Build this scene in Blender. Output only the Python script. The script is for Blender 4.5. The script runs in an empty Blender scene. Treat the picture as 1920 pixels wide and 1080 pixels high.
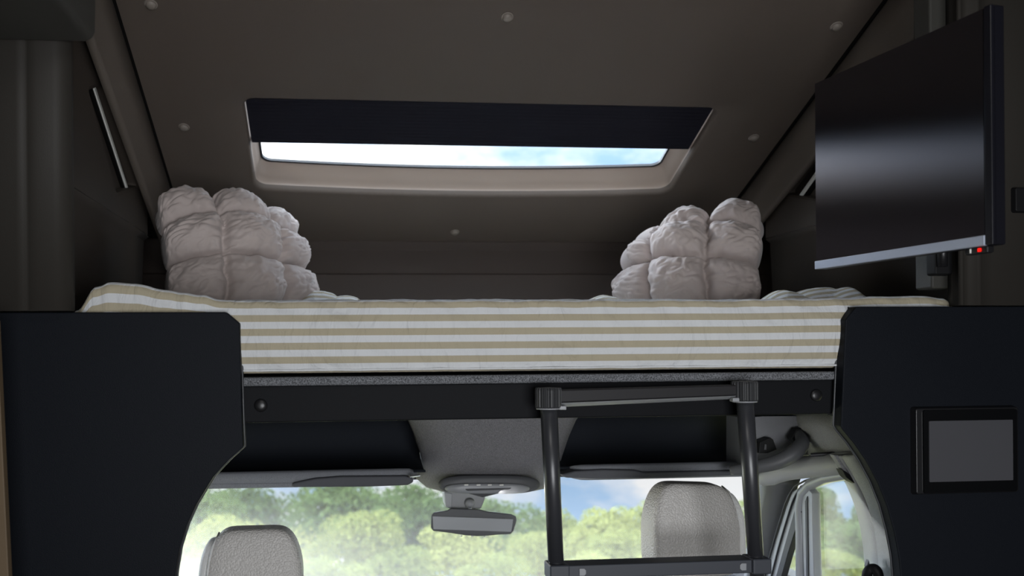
import bpy, math, random
from mathutils import Vector, Matrix, noise
random.seed(7)
SC = bpy.context.scene
COL = SC.collection
pi = math.pi
EYE = Vector((0, 0, 1.55))
F, YAW, ROLL, HOR = 1600.0, math.radians(5.5), math.radians(.45), 663.0
CX = 630 + F * math.tan(YAW)
_c, _s = math.cos(ROLL), math.sin(ROLL)
RIGHT0 = Vector((math.cos(YAW), -math.sin(YAW), 0)); FWD = Vector((math.sin(YAW), math.cos(YAW), 0)); UP0 = Vector((0, 0, 1))
CR = RIGHT0 * _c - UP0 * _s; CU = RIGHT0 * _s + UP0 * _c

# ------------------------------------------------------------------ camera
cam = bpy.data.cameras.new('camera'); camo = bpy.data.objects.new('camera', cam); COL.objects.link(camo)
m = Matrix((CR, CU, -FWD)).transposed().to_4x4(); m.translation = EYE
camo.matrix_world = m
cam.sensor_width = 36; cam.lens = F / 1920 * 36
cam.shift_x = (960 - CX) / 1920; cam.shift_y = (HOR - 540) / 1920
cam.clip_start = .02; cam.clip_end = 1000
cam.dof.use_dof = True; cam.dof.focus_distance = 2.15; cam.dof.aperture_fstop = 3.2
SC.camera = camo

def ray(px, py):
    return CR * ((px - CX) / F) + CU * (-(py - HOR) / F) + FWD
def P(px, py, Y):
    r = ray(px, py); return EYE + r * (Y / r.y)
def PX(px, py, X):
    r = ray(px, py); return EYE + r * (X / r.x)
def PZ(px, py, z):
    r = ray(px, py); return EYE + r * ((z - EYE.z) / r.z)
CA, CB = 3.52, .445                       # ceiling: z = CA - CB*y
CN = Vector((0, CB, 1)).normalized()      # upward normal of the sloping ceiling
CT = Vector((0, 1, -CB)).normalized()     # down-slope direction
def PC(px, py, off=0.0):
    r = ray(px, py); o = EYE - CN * off
    t = (CA - CB * o.y - o.z) / (r.z + CB * r.y)
    return o + r * t + CN * off
CO = Vector((0, 2.4, CA - CB * 2.4))
def st(p):                                # coordinates on the ceiling plane
    d = p - CO; return d.x, d.dot(CT)
def fromst(s, t, h=0.0):
    return CO + Vector((s, 0, 0)) + CT * t + CN * h
MID = .476
def mir(p): return Vector((2 * MID - p.x, p.y, p.z))

# ------------------------------------------------------------------ materials
def lin(c):
    def f(v):
        v /= 255; return v / 12.92 if v <= .04045 else ((v + .055) / 1.055) ** 2.4
    return (f(c[0]), f(c[1]), f(c[2]), 1)
def mat(name, col, rough=.6, spec=.4, metal=0.0, bump=0.0, bscale=300, speck=0.0, sscale=900, voronoi=False, sheen=0.0, coat=0.0, detail=4, emit=None):
    M = bpy.data.materials.new(name); M.use_nodes = True
    N, L = M.node_tree.nodes, M.node_tree.links
    B = N['Principled BSDF']; c = lin(col)
    B.inputs['Base Color'].default_value = c
    B.inputs['Roughness'].default_value = rough; B.inputs['Metallic'].default_value = metal
    B.inputs['Specular IOR Level'].default_value = spec
    if sheen: B.inputs['Sheen Weight'].default_value = sheen
    if coat: B.inputs['Coat Weight'].default_value = coat
    if emit: B.inputs['Emission Color'].default_value = lin(emit[0]); B.inputs['Emission Strength'].default_value = emit[1]
    tc = N.new('ShaderNodeTexCoord')
    if speck:
        n = N.new('ShaderNodeTexNoise'); n.inputs['Scale'].default_value = sscale; n.inputs['Detail'].default_value = 2
        L.new(tc.outputs['Object'], n.inputs['Vector'])
        r = N.new('ShaderNodeValToRGB'); r.color_ramp.elements[0].position = .36; r.color_ramp.elements[1].position = .66
        r.color_ramp.elements[0].color = (c[0] * (1 - speck), c[1] * (1 - speck), c[2] * (1 - speck), 1)
        r.color_ramp.elements[1].color = (min(1, c[0] * (1 + 1.4 * speck)), min(1, c[1] * (1 + 1.4 * speck)), min(1, c[2] * (1 + 1.4 * speck)), 1)
        L.new(n.outputs['Fac'], r.inputs['Fac']); L.new(r.outputs['Color'], B.inputs['Base Color'])
    if bump:
        if voronoi:
            n = N.new('ShaderNodeTexVoronoi'); n.feature = 'SMOOTH_F1'; n.inputs['Scale'].default_value = bscale; out = n.outputs['Distance']
        else:
            n = N.new('ShaderNodeTexNoise'); n.inputs['Scale'].default_value = bscale; n.inputs['Detail'].default_value = detail; out = n.outputs['Fac']
        L.new(tc.outputs['Object'], n.inputs['Vector'])
        b = N.new('ShaderNodeBump'); b.inputs['Strength'].default_value = bump; b.inputs['Distance'].default_value = .004
        if voronoi: b.invert = True
        L.new(out, b.inputs['Height']); L.new(b.outputs['Normal'], B.inputs['Normal'])
    return M
MT = {}
MT['ceiling'] = mat('headliner_vinyl', (90, 81, 74), .62, .35, bump=.12, bscale=500)
MT['wall'] = mat('wall_vinyl', (62, 61, 57), .6, .35, bump=.12, bscale=500)
MT['walldark'] = mat('wall_vinyl_dark', (68, 61, 55), .65, .3, bump=.12, bscale=500)
MT['back'] = mat('back_wall_vinyl', (68, 59, 54), .65, .3, bump=.1, bscale=400)
MT['gap'] = mat('rubber_gap', (14, 13, 13), .8, .1)
MT['frame'] = mat('frame_vinyl', (52, 49, 45), .6, .3, bump=.1, bscale=500)
MT['cove'] = mat('cove_vinyl', (104, 96, 88), .6, .35, bump=.12, bscale=500)
MT['corner'] = mat('corner_moulding', (118, 119, 123), .6, .3, bump=.15, bscale=500)
MT['button'] = mat('button_plastic', (128, 120, 112), .45, .4)
MT['blind'] = mat('blind_cloth', (22, 22, 32), .75, .2, bump=.1, bscale=800)
MT['reveal'] = mat('reveal_plastic', (154, 140, 130), .45, .4, bump=.03, bscale=400)
MT['pillow'] = mat('pillow_cotton', (190, 178, 174), .72, .2, sheen=.25, bump=.06, bscale=900)
MT['panel'] = mat('black_panel_leatherette', (20, 23, 29), .55, .12, bump=.22, bscale=500)
MT['paneledge'] = mat('panel_edge_plastic', (58, 60, 64), .35, .5)
MT['felt'] = mat('felt_carpet', (114, 116, 120), .95, .1, bump=.8, bscale=700, speck=.55, sscale=420)
MT['board'] = mat('board_plastic', (22, 23, 26), .6, .1, bump=.1, bscale=600)
MT['blackplastic'] = mat('black_plastic', (26, 26, 28), .35, .5)
MT['matteblack'] = mat('matte_black_plastic', (18, 18, 20), .6, .3)
MT['pole'] = mat('pole_metal_black', (54, 55, 59), .34, .7, metal=.1)
MT['cap'] = mat('cap_rubber', (50, 51, 53), .5, .4)
MT['bar'] = mat('bar_metal', (40, 39, 41), .5, .2, metal=0)
MT['rung'] = mat('rung_plastic', (64, 67, 74), .5, .4)
MT['greyplastic'] = mat('light_grey_plastic', (150, 152, 156), .4, .5)
MT['console'] = mat('console_felt', (124, 123, 126), .9, .15, bump=.4, bscale=600, speck=.3, sscale=600)
MT['lip'] = mat('lip_felt', (128, 130, 136), .85, .2, bump=.3, bscale=600, speck=.15, sscale=700)
MT['pocket'] = mat('pocket_felt', (34, 37, 43), .9, .15, bump=.2, bscale=600)
MT['visor'] = mat('visor_vinyl', (84, 85, 90), .7, .3, bump=.15, bscale=600)
MT['trim'] = mat('cab_trim_felt', (158, 159, 161), .8, .25, bump=.35, bscale=600, speck=.25, sscale=700)
MT['trimplain'] = mat('cab_trim_plastic', (152, 153, 156), .5, .4, bump=.08, bscale=500)
MT['trimdark'] = mat('cab_trim_dark', (84, 85, 88), .5, .4)
MT['rubber'] = mat('window_rubber', (42, 43, 46), .5, .4)
MT['doorframe'] = mat('door_frame_paint', (150, 153, 158), .35, .5)
MT['leather'] = mat('grey_leather', (196, 193, 189), .42, .45, bump=.6, bscale=250, voronoi=True)
MT['leatherlight'] = mat('pale_leather', (214, 214, 212), .42, .45, bump=.35, bscale=250, voronoi=True)
MT['chrome'] = mat('chrome', (200, 202, 206), .18, .5, metal=1)
MT['bezel'] = mat('tv_brushed_bezel', (205, 214, 232), .5, .5, metal=.6)
MT['tvbody'] = mat('tv_body_plastic', (20, 20, 27), .35, .5)
def screenmat():
    M = bpy.data.materials.new('tv_screen'); M.use_nodes = True
    N, L = M.node_tree.nodes, M.node_tree.links; N.remove(N['Principled BSDF'])
    d = N.new('ShaderNodeBsdfDiffuse'); d.inputs['Color'].default_value = (.003, .003, .0045, 1)
    g = N.new('ShaderNodeBsdfAnisotropic'); g.distribution = 'BECKMANN'; g.inputs['Roughness'].default_value = .31; g.inputs['Anisotropy'].default_value = -.62; g.inputs['Color'].default_value = (.95, .92, 1, 1)
    t = N.new('ShaderNodeTangent'); t.direction_type = 'RADIAL'; t.axis = 'Z'; L.new(t.outputs[0], g.inputs['Tangent'])
    m_ = N.new('ShaderNodeMixShader'); m_.inputs['Fac'].default_value = .17; L.new(d.outputs[0], m_.inputs[1]); L.new(g.outputs[0], m_.inputs[2])
    L.new(m_.outputs[0], N['Material Output'].inputs['Surface']); return M
MT['screen'] = screenmat()
MT['glassblack'] = mat('control_glass', (8, 9, 11), .12, .6)
MT['lcd'] = mat('lcd_screen_off', (74, 74, 78), .5, .3)
MT['red'] = mat('red_standby_lamp', (200, 10, 8), .3, .5, emit=((255, 24, 12), 1.2))
MT['white'] = mat('white_plastic', (236, 236, 230), .4, .4)
MT['wood'] = mat('pale_wood', (104, 88, 68), .5, .3, bump=.1, bscale=80)
MT['floor'] = mat('floor_vinyl', (70, 64, 58), .5, .3, bump=.1, bscale=60)
MT['shell'] = mat('shell_vinyl', (36, 34, 32), .7, .2, bump=.1, bscale=300)
MT['mirror'] = mat('mirror_glass', (128, 130, 132), .5, .5, metal=1)
MT['bark'] = mat('bark', (92, 78, 62), .9, .1, bump=.5, bscale=6)

def striped():
    M = bpy.data.materials.new('striped_cotton'); M.use_nodes = True
    N, L = M.node_tree.nodes, M.node_tree.links; B = N['Principled BSDF']
    B.inputs['Roughness'].default_value = .85; B.inputs['Specular IOR Level'].default_value = .15; B.inputs['Sheen Weight'].default_value = .1
    uv = N.new('ShaderNodeUVMap'); sp = N.new('ShaderNodeSeparateXYZ'); L.new(uv.outputs['UV'], sp.inputs['Vector'])
    def mth(op, a, b=None):
        n = N.new('ShaderNodeMath'); n.operation = op
        for i, v in enumerate((a, b)):
            if v is None: continue
            if isinstance(v, (int, float)): n.inputs[i].default_value = v
            else: L.new(v, n.inputs[i])
        return n.outputs[0]
    v = sp.outputs['Y']
    fr = mth('FRACT', mth('DIVIDE', mth('SUBTRACT', v, .0315 - .0309 * .25), .0309))
    a = mth('MULTIPLY', mth('LESS_THAN', fr, .5), mth('GREATER_THAN', v, .016))
    mx = N.new('ShaderNodeMix'); mx.data_type = 'RGBA'; L.new(a, mx.inputs['Factor'])
    mx.inputs['A'].default_value = lin((214, 216, 218)); mx.inputs['B'].default_value = lin((176, 167, 145))
    L.new(mx.outputs['Result'], B.inputs['Base Color'])
    tc = N.new('ShaderNodeTexCoord'); mp = N.new('ShaderNodeMapping'); mp.inputs['Scale'].default_value = (1, 1, .35)
    L.new(tc.outputs['Object'], mp.inputs['Vector'])
    n = N.new('ShaderNodeTexNoise'); n.inputs['Scale'].default_value = 38; n.inputs['Detail'].default_value = 6; n.inputs['Distortion'].default_value = .6
    L.new(mp.outputs['Vector'], n.inputs['Vector'])
    b = N.new('ShaderNodeBump'); b.inputs['Strength'].default_value = .7; b.inputs['Distance'].default_value = .012
    L.new(n.outputs['Fac'], b.inputs['Height']); L.new(b.outputs['Normal'], B.inputs['Normal'])
    return M
MT['stripe'] = striped()

def glass(name, tint=(.96, .98, .97), film=0.0, haze_x=None):
    M = bpy.data.materials.new(name); M.use_nodes = True
    N, L = M.node_tree.nodes, M.node_tree.links
    N.remove(N['Principled BSDF']); out = N['Material Output']
    tr = N.new('ShaderNodeBsdfTransparent'); tr.inputs['Color'].default_value = (*tint, 1)
    gl = N.new('ShaderNodeBsdfGlossy'); gl.inputs['Roughness'].default_value = .02
    lw = N.new('ShaderNodeLayerWeight'); lw.inputs['Blend'].default_value = .5; pw = N.new('ShaderNodeMath'); pw.operation = 'POWER'; pw.inputs[1].default_value = 5; L.new(lw.outputs['Facing'], pw.inputs[0]); fz = N.new('ShaderNodeMath'); fz.operation = 'MULTIPLY_ADD'; fz.inputs[1].default_value = .6; fz.inputs[2].default_value = .04; L.new(pw.outputs[0], fz.inputs[0])
    ms = N.new('ShaderNodeMixShader'); L.new(fz.outputs[0], ms.inputs['Fac']); L.new(tr.outputs[0], ms.inputs[1]); L.new(gl.outputs[0], ms.inputs[2])
    last = ms
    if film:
        # haze and glare put into the glass as a translucent layer, denser to one side
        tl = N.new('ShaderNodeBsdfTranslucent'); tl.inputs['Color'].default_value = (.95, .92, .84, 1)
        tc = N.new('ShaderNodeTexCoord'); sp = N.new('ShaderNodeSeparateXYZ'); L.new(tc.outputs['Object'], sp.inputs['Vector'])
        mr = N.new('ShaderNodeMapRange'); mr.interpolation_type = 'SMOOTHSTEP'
        mr.inputs['From Min'].default_value = haze_x[0]; mr.inputs['From Max'].default_value = haze_x[1]
        mr.inputs['To Min'].default_value = film; mr.inputs['To Max'].default_value = haze_x[2]
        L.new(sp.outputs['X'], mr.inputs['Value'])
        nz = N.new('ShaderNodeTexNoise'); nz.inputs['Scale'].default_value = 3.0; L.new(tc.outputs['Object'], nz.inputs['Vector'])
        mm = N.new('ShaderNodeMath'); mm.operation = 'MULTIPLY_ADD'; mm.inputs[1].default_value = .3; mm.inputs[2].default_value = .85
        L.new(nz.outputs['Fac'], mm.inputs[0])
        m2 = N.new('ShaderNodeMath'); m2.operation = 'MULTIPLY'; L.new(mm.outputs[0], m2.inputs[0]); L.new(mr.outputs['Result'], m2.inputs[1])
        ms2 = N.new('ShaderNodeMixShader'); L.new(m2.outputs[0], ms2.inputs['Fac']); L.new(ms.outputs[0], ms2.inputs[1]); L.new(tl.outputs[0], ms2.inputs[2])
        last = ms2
    L.new(last.outputs[0], out.inputs['Surface'])
    return M
MT['glass'] = glass('clear_glass')
MT['windscreen'] = glass('windscreen_glass', film=.2, haze_x=(-1.0, .0, .08))
MT['doorglass'] = glass('door_glass', film=.08, haze_x=(-5, 5, .08))

def leafmat(name, c1, c2):
    M = bpy.data.materials.new(name); M.use_nodes = True
    N, L = M.node_tree.nodes, M.node_tree.links; N.remove(N['Principled BSDF']); out = N['Material Output']
    oi = N.new('ShaderNodeObjectInfo'); geo = N.new('ShaderNodeNewGeometry')
    ad = N.new('ShaderNodeMath'); ad.operation = 'MULTIPLY_ADD'; ad.inputs[1].default_value = .45
    L.new(geo.outputs['Random Per Island'], ad.inputs[0])
    mu = N.new('ShaderNodeMath'); mu.operation = 'MULTIPLY'; mu.inputs[1].default_value = .55; L.new(oi.outputs['Random'], mu.inputs[0]); L.new(mu.outputs[0], ad.inputs[2])
    mx = N.new('ShaderNodeMix'); mx.data_type = 'RGBA'; L.new(ad.outputs[0], mx.inputs['Factor'])
    mx.inputs['A'].default_value = lin(c1); mx.inputs['B'].default_value = lin(c2)
    d = N.new('ShaderNodeBsdfDiffuse'); t = N.new('ShaderNodeBsdfTranslucent'); s = N.new('ShaderNodeMixShader'); s.inputs['Fac'].default_value = .35
    L.new(mx.outputs['Result'], d.inputs['Color']); L.new(mx.outputs['Result'], t.inputs['Color'])
    L.new(d.outputs[0], s.inputs[1]); L.new(t.outputs[0], s.inputs[2]); L.new(s.outputs[0], out.inputs['Surface'])
    return M
MT['leafy'] = leafmat('yellow_green_leaves', (80, 92, 50), (138, 142, 86))
MT['leafd'] = leafmat('dark_green_leaves', (52, 68, 44), (90, 106, 64))
def groundmat():
    M = mat('hillside_grass', (150, 150, 96), .95, .1)
    N, L = M.node_tree.nodes, M.node_tree.links; B = N['Principled BSDF']
    tc = N.new('ShaderNodeTexCoord'); n = N.new('ShaderNodeTexNoise'); n.inputs['Scale'].default_value = .25; n.inputs['Detail'].default_value = 6
    L.new(tc.outputs['Object'], n.inputs['Vector']); r = N.new('ShaderNodeValToRGB')
    r.color_ramp.elements[0].color = lin((104, 116, 62)); r.color_ramp.elements[1].color = lin((188, 176, 130))
    r.color_ramp.elements[0].position = .35; r.color_ramp.elements[1].position = .65
    L.new(n.outputs['Fac'], r.inputs['Fac']); L.new(r.outputs['Color'], B.inputs['Base Color'])
    return M
MT['ground'] = groundmat()

# ------------------------------------------------------------------ object helpers
def wloc(o):
    v = Vector((0, 0, 0))
    while o is not None: v += o.location; o = o.parent
    return v
def thing(name, label, cat, loc, group=None):
    o = bpy.data.objects.new(name, None); COL.objects.link(o); o.location = Vector(loc)
    o.empty_display_size = .05
    o['label'] = label; o['category'] = cat
    if group: o['group'] = group
    return o
def tag(o, label, cat, group=None, kind=None):
    o['label'] = label; o['category'] = cat
    if group: o['group'] = group
    if kind: o['kind'] = kind
    return o
def obj(name, g, material, parent=None, smooth=False, bevel=0.0, seg=2, solid=0.0, subsurf=0, angle=40, soff=-1):
    V, FC = g[0], g[1]
    if parent is None:
        xs = [v[0] for v in V]; ys = [v[1] for v in V]; zs = [v[2] for v in V]
        off = Vector(((min(xs) + max(xs)) / 2, (min(ys) + max(ys)) / 2, min(zs))); loc = off.copy()
    else:
        off = wloc(parent); loc = Vector((0, 0, 0))
    me = bpy.data.meshes.new(name)
    me.from_pydata([tuple(Vector(v) - off) for v in V], [], FC)
    me.validate(); me.update()
    if len(g) > 2 and g[2] is not None:
        ul = me.uv_layers.new(name='UVMap')
        for lp in me.loops: ul.data[lp.index].uv = g[2][lp.vertex_index]
    o = bpy.data.objects.new(name, me); COL.objects.link(o); o.location = loc
    if parent is not None: o.parent = parent
    me.materials.append(material)
    if smooth:
        for p in me.polygons: p.use_smooth = True
    if solid:
        md = o.modifiers.new('solid', 'SOLIDIFY'); md.thickness = solid; md.offset = soff
    if bevel:
        md = o.modifiers.new('bevel', 'BEVEL'); md.width = bevel; md.segments = seg; md.limit_method = 'ANGLE'; md.angle_limit = math.radians(angle)
        for p in me.polygons: p.use_smooth = True
        md.harden_normals = True
    if subsurf:
        md = o.modifiers.new('sub', 'SUBSURF'); md.levels = subsurf; md.render_levels = subsurf
    return o
def struct(name, g, material, parent=None, **k):
    o = obj(name, g, material, parent, **k)
    if parent is None: o['kind'] = 'structure'
    return o
def join(*gs):
    V, FC = [], []
    for g in gs:
        n = len(V); V += [Vector(v) for v in g[0]]; FC += [[i + n for i in f] for f in g[1]]
    return V, FC
def box(x0, x1, y0, y1, z0, z1):
    V = [Vector((x, y, z)) for x in (x0, x1) for y in (y0, y1) for z in (z0, z1)]
    return V, [[0, 1, 3, 2], [4, 6, 7, 5], [0, 4, 5, 1], [2, 3, 7, 6], [0, 2, 6, 4], [1, 5, 7, 3]]
def hexa(a, b):                            # a, b: two matching rings of points
    n = len(a); V = list(a) + list(b); FC = [list(range(n))[::-1], [n + i for i in range(n)]]
    for i in range(n): FC.append([i, (i + 1) % n, n + (i + 1) % n, n + i])
    return V, FC
def prism(pts, d):                         # closed outline extruded by vector d
    return hexa([Vector(p) for p in pts], [Vector(p) + Vector(d) for p in pts])
def grid(rows, closed_u=False):
    nr, nc = len(rows), len(rows[0]); V = [Vector(p) for r in rows for p in r]; FC = []
    for i in range(nr - 1):
        for j in range(nc if closed_u else nc - 1):
            k = (j + 1) % nc; FC.append([i * nc + j, i * nc + k, (i + 1) * nc + k, (i + 1) * nc + j])
    return V, FC
def loft(rings, cap0=True, cap1=True):
    V, FC = grid(rings, True); n = len(rings[0])
    if cap0: FC.append(list(range(n))[::-1])
    if cap1: FC.append([len(V) - n + i for i in range(n)])
    return V, FC
def tube(pts, rad, n=12, cap=True, squash=None):
    pts = [Vector(p) for p in pts]; rings = []
    R = rad if isinstance(rad, (list, tuple)) else [rad] * len(pts)
    up = Vector((.13, .27, .95)).normalized()
    for i, p in enumerate(pts):
        d = (pts[min(i + 1, len(pts) - 1)] - pts[max(i - 1, 0)]).normalized()
        if abs(d.dot(up)) > .95: up = Vector((1, .1, 0)).normalized()
        a = (up - d * up.dot(d)).normalized(); b = d.cross(a)
        rings.append([p + (a * math.cos(2 * pi * k / n) + b * math.sin(2 * pi * k / n)) * R[i] for k in range(n)])
    return loft(rings, cap, cap)
def lathe(c, prof, n=24, axis='z', ribs=0, ramp=0.0):
    rings = []; c = Vector(c)
    for r, h in prof:
        ring = []
        for k in range(n):
            t = 2 * pi * k / n; rr = r
            if ribs and r > 0: rr = r + (ramp if math.cos(t * ribs) > 0 else -ramp)
            x, y = rr * math.cos(t), rr * math.sin(t)
            ring.append(c + (Vector((x, y, h)) if axis == 'z' else Vector((x, h, y)) if axis == 'y' else Vector((h, x, y))))
        rings.append(ring)
    return loft(rings)
def cr(pts, n=8):                          # Catmull-Rom through points
    pts = [Vector(p) for p in pts]; out = []
    for i in range(len(pts) - 1):
        a, b, c, d = pts[max(i - 1, 0)], pts[i], pts[i + 1], pts[min(i + 2, len(pts) - 1)]
        for k in range(n):
            t = k / n
            out.append(.5 * ((2 * b) + (c - a) * t + (2 * a - 5 * b + 4 * c - d) * t * t + (3 * b - a - 3 * c + d) * t ** 3))
    out.append(pts[-1]); return out
def rrect(x0, x1, y0, y1, r, n=6):         # 2D rounded rectangle, ccw
    o = []
    for cx_, cy_, a0 in ((x1 - r, y1 - r, 0), (x0 + r, y1 - r, 90), (x0 + r, y0 + r, 180), (x1 - r, y0 + r, 270)):
        for k in range(n + 1):
            a = math.radians(a0 + 90 * k / n); o.append((cx_ + r * math.cos(a), cy_ + r * math.sin(a)))
    return o
def rquad(c4, r, n=6):                     # four 2D corners -> outline with rounded corners
    o = []; c4 = [Vector(c) for c in c4]
    for i in range(4):
        p, a, b = c4[i], c4[i - 1], c4[(i + 1) % 4]
        q0 = p + (a - p).normalized() * r; q1 = p + (b - p).normalized() * r
        for k in range(n + 1):
            t = k / n; o.append((1 - t) ** 2 * q0 + 2 * t * (1 - t) * p + t * t * q1)
    return o
def nz(x, y, z=0.0): return noise.noise(Vector((x, y, z)))

# ================================================================== CEILING + SKYLIGHT
def sk(px, py, off=0): return st(PC(px, py, off))
TL, TR, BR, BL = sk(437, 187), sk(1359, 205), sk(1246, 354), sk(496, 346)
s0 = (TL[0] + BL[0]) / 2; s1 = (TR[0] + BR[0]) / 2; t0 = (TL[1] + TR[1]) / 2; t1 = (BL[1] + BR[1]) / 2 + .024
def skring(ds0, ds1, dt0, dt1, r, h, sag=.03, n=8):
    ring = []
    a0, a1, b0, b1 = s0 + ds0, s1 - ds1, t0 + dt0, t1 - dt1
    base = []
    for cx_, cy_, g0 in ((a1 - r, b1 - r, 0), (a0 + r, b1 - r, 90), (a0 + r, b0 + r, 180), (a1 - r, b0 + r, 270)):
        for k in range(n + 1):
            g = math.radians(g0 + 90 * k / n); base.append((cx_ + r * math.cos(g), cy_ + r * math.sin(g)))
        # straight run to the next corner
        nx = {0: (a0 + r, b1), 90: (a0, b0 + r), 180: (a1 - r, b0), 270: (a1, b1 - r)}[g0]
        lx, ly = base[-1]
        for k in range(1, 12): base.append((lx + (nx[0] - lx) * k / 12, ly + (nx[1] - ly) * k / 12))
    for x, y in base:
        q = (x - a0) / (a1 - a0); w = (y - b0) / (b1 - b0)
        y2 = y + sag * 4 * q * (1 - q) * w
        ring.append(fromst(x, y2, h))
    return ring
XL, XR = -.575, 1.527
tmin, tmax = st(Vector((0, 1.95, CA - CB * 1.95)))[1], st(Vector((0, 3.44, CA - CB * 3.44)))[1]
inner = skring(-.012, -.012, -.012, -.016, .045, 0.0)
cen = sum(inner, Vector()) / len(inner); cs, ct = st(cen)
outer = []
for p in inner:
    s, t = st(p); ds, dt = s - cs, t - ct
    k = 1e9
    if ds > 0: k = min(k, (XR - cs) / ds)
    if ds < 0: k = min(k, (XL - cs) / ds)
    if dt > 0: k = min(k, (tmax - ct) / dt)
    if dt < 0: k = min(k, (tmin - ct) / dt)
    outer.append((cs + ds * k, ct + dt * k))
# snap to the panel corners so the outline stays square
for c in ((XL, tmin), (XR, tmin), (XL, tmax), (XR, tmax)):
    i = min(range(len(outer)), key=lambda j: (outer[j][0] - c[0]) ** 2 + (outer[j][1] - c[1]) ** 2); outer[i] = c
outer = [fromst(s, t) for s, t in outer]
mid1 = [a.lerp(b, .5) for a, b in zip(outer, inner)]
ceil = struct('ceiling', grid([outer, mid1, inner, skring(-.006, -.006, -.006, -.008, .042, .002), skring(-.001, -.001, -.001, -.001, .04, .009), skring(0, 0, 0, 0, .04, .02)], True), MT['ceiling'], smooth=True)
# plain roof behind the sloping part, back to the rear of the van
zr = CA - CB * 1.95
struct('ceiling_rear', box(XL - .4, XR + .4, -2.6, 1.95, zr, zr + .05), MT['shell'])
for px, py in ((283, 8), (951, 32), (1568, 49), (345, 238), (1413, 258), (853, 435), (1260, 425)):
    c = PC(px, py); r0 = .0132; rings = []
    for rr, h in ((1.35, .0005), (1.3, -.002), (1.02, -.0025), (1.0, -.0015), (.98, -.006), (.8, -.009), (.4, -.0105), (.02, -.011)):
        rings.append([c + Vector((r0 * rr * math.cos(2 * pi * k / 28), 0, 0)) + CT * (r0 * rr * math.sin(2 * pi * k / 28)) + CN * h for k in range(28)])
    obj('snap_button', loft(rings), MT['button'], ceil, smooth=True)

# skylight: reveal, ledge, glass
GH = .062
gl_ = sk(490, 300, GH)[0] - s0; gr_ = s1 - sk(1240, 305, GH)[0]; gb_ = t1 - (sk(870, 316, GH)[1] - .03)
print('SKY', s0, s1, t0, t1, gl_, gr_, gb_)
def gring(k, e, r, h):
    return skring(gl_ * k + e, gr_ * k + e, e, gb_ * k + e, r, h)
win = struct('window_1', grid([skring(0, 0, 0, 0, .04, .02), gring(.0, .001, .04, .03), gring(.35, .0, .04, .036), gring(.45, .0, .04, .043), gring(.82, .0, .036, .054), gring(1.0, .0, .03, .064)], True), MT['reveal'], smooth=True)
obj('gasket', grid([gring(1, -.003, .03, .0615), gring(1, .006, .03, .0605), gring(1, .006, .03, .07)], True), MT['rubber'], win)
gp = gring(1, -.01, .03, .066); obj('glass_pane', hexa(gp, [p + CN * .004 for p in gp]), MT['glass'], win)

# roller blind across the upper part of the opening
def blind_t(px, py): return sk(px, py, .022)
tb0 = blind_t(470, 266)[1]; tb1 = blind_t(1290, 282)[1]; tb = (tb0 + tb1) / 2
bl = thing('roller_blind', 'black roller blind drawn part way down across the skylight', 'blind', fromst((s0 + s1) / 2, t0, .02))
w0, w1 = s0 + .004, s1 - .004
rows = []
nb = 26
for i in range(nb + 1):
    t = t0 + .003 + (tb - .02 - t0 - .003) * i / nb
    rows.append([fromst(w0 + (w1 - w0) * j / 30, t, .026 + .0003 * math.cos(i * pi)) for j in range(31)])
obj('blind_cloth', grid(rows), MT['blind'], bl, solid=.002)
obj('bottom_rail', hexa([fromst(w0, tb - .022, .022), fromst(w0, tb, .022), fromst(w0, tb + .002, .034), fromst(w0, tb - .022, .034)], [fromst(w1, tb - .022, .022), fromst(w1, tb, .022), fromst(w1, tb + .002, .034), fromst(w1, tb - .022, .034)]), MT['blind'], bl, bevel=.003)
obj('side_rail', hexa([fromst(s1 - .03, tb, .036), fromst(s1 - .03, tb + .006, .036), fromst(s1 - .03, tb + .006, .045), fromst(s1 - .03, tb, .045)], [fromst(s1 - .1, tb, .036), fromst(s1 - .1, tb + .006, .036), fromst(s1 - .1, tb + .006, .045), fromst(s1 - .1, tb, .045)]), MT['white'], bl)

# ================================================================== WALLS
ZB = 1.4                                   # underside of the bunk
zbk = CA - CB * 3.44
rows = []
for z, y in ((zbk + .08, 3.45), (zbk + .01, 3.44), (zbk - .012, 3.445), (zbk - .02, 3.447), (1.862, 3.455), (1.856, 3.452), (1.85, 3.44), (1.5, 3.41), (1.36, 3.41)):
    rows.append([Vector((XL - .42 + (XR - XL + .84) * j / 12, y, z)) for j in range(13)])
struct('wall_front', grid(rows), MT['back'], smooth=False, solid=.03)

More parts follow.
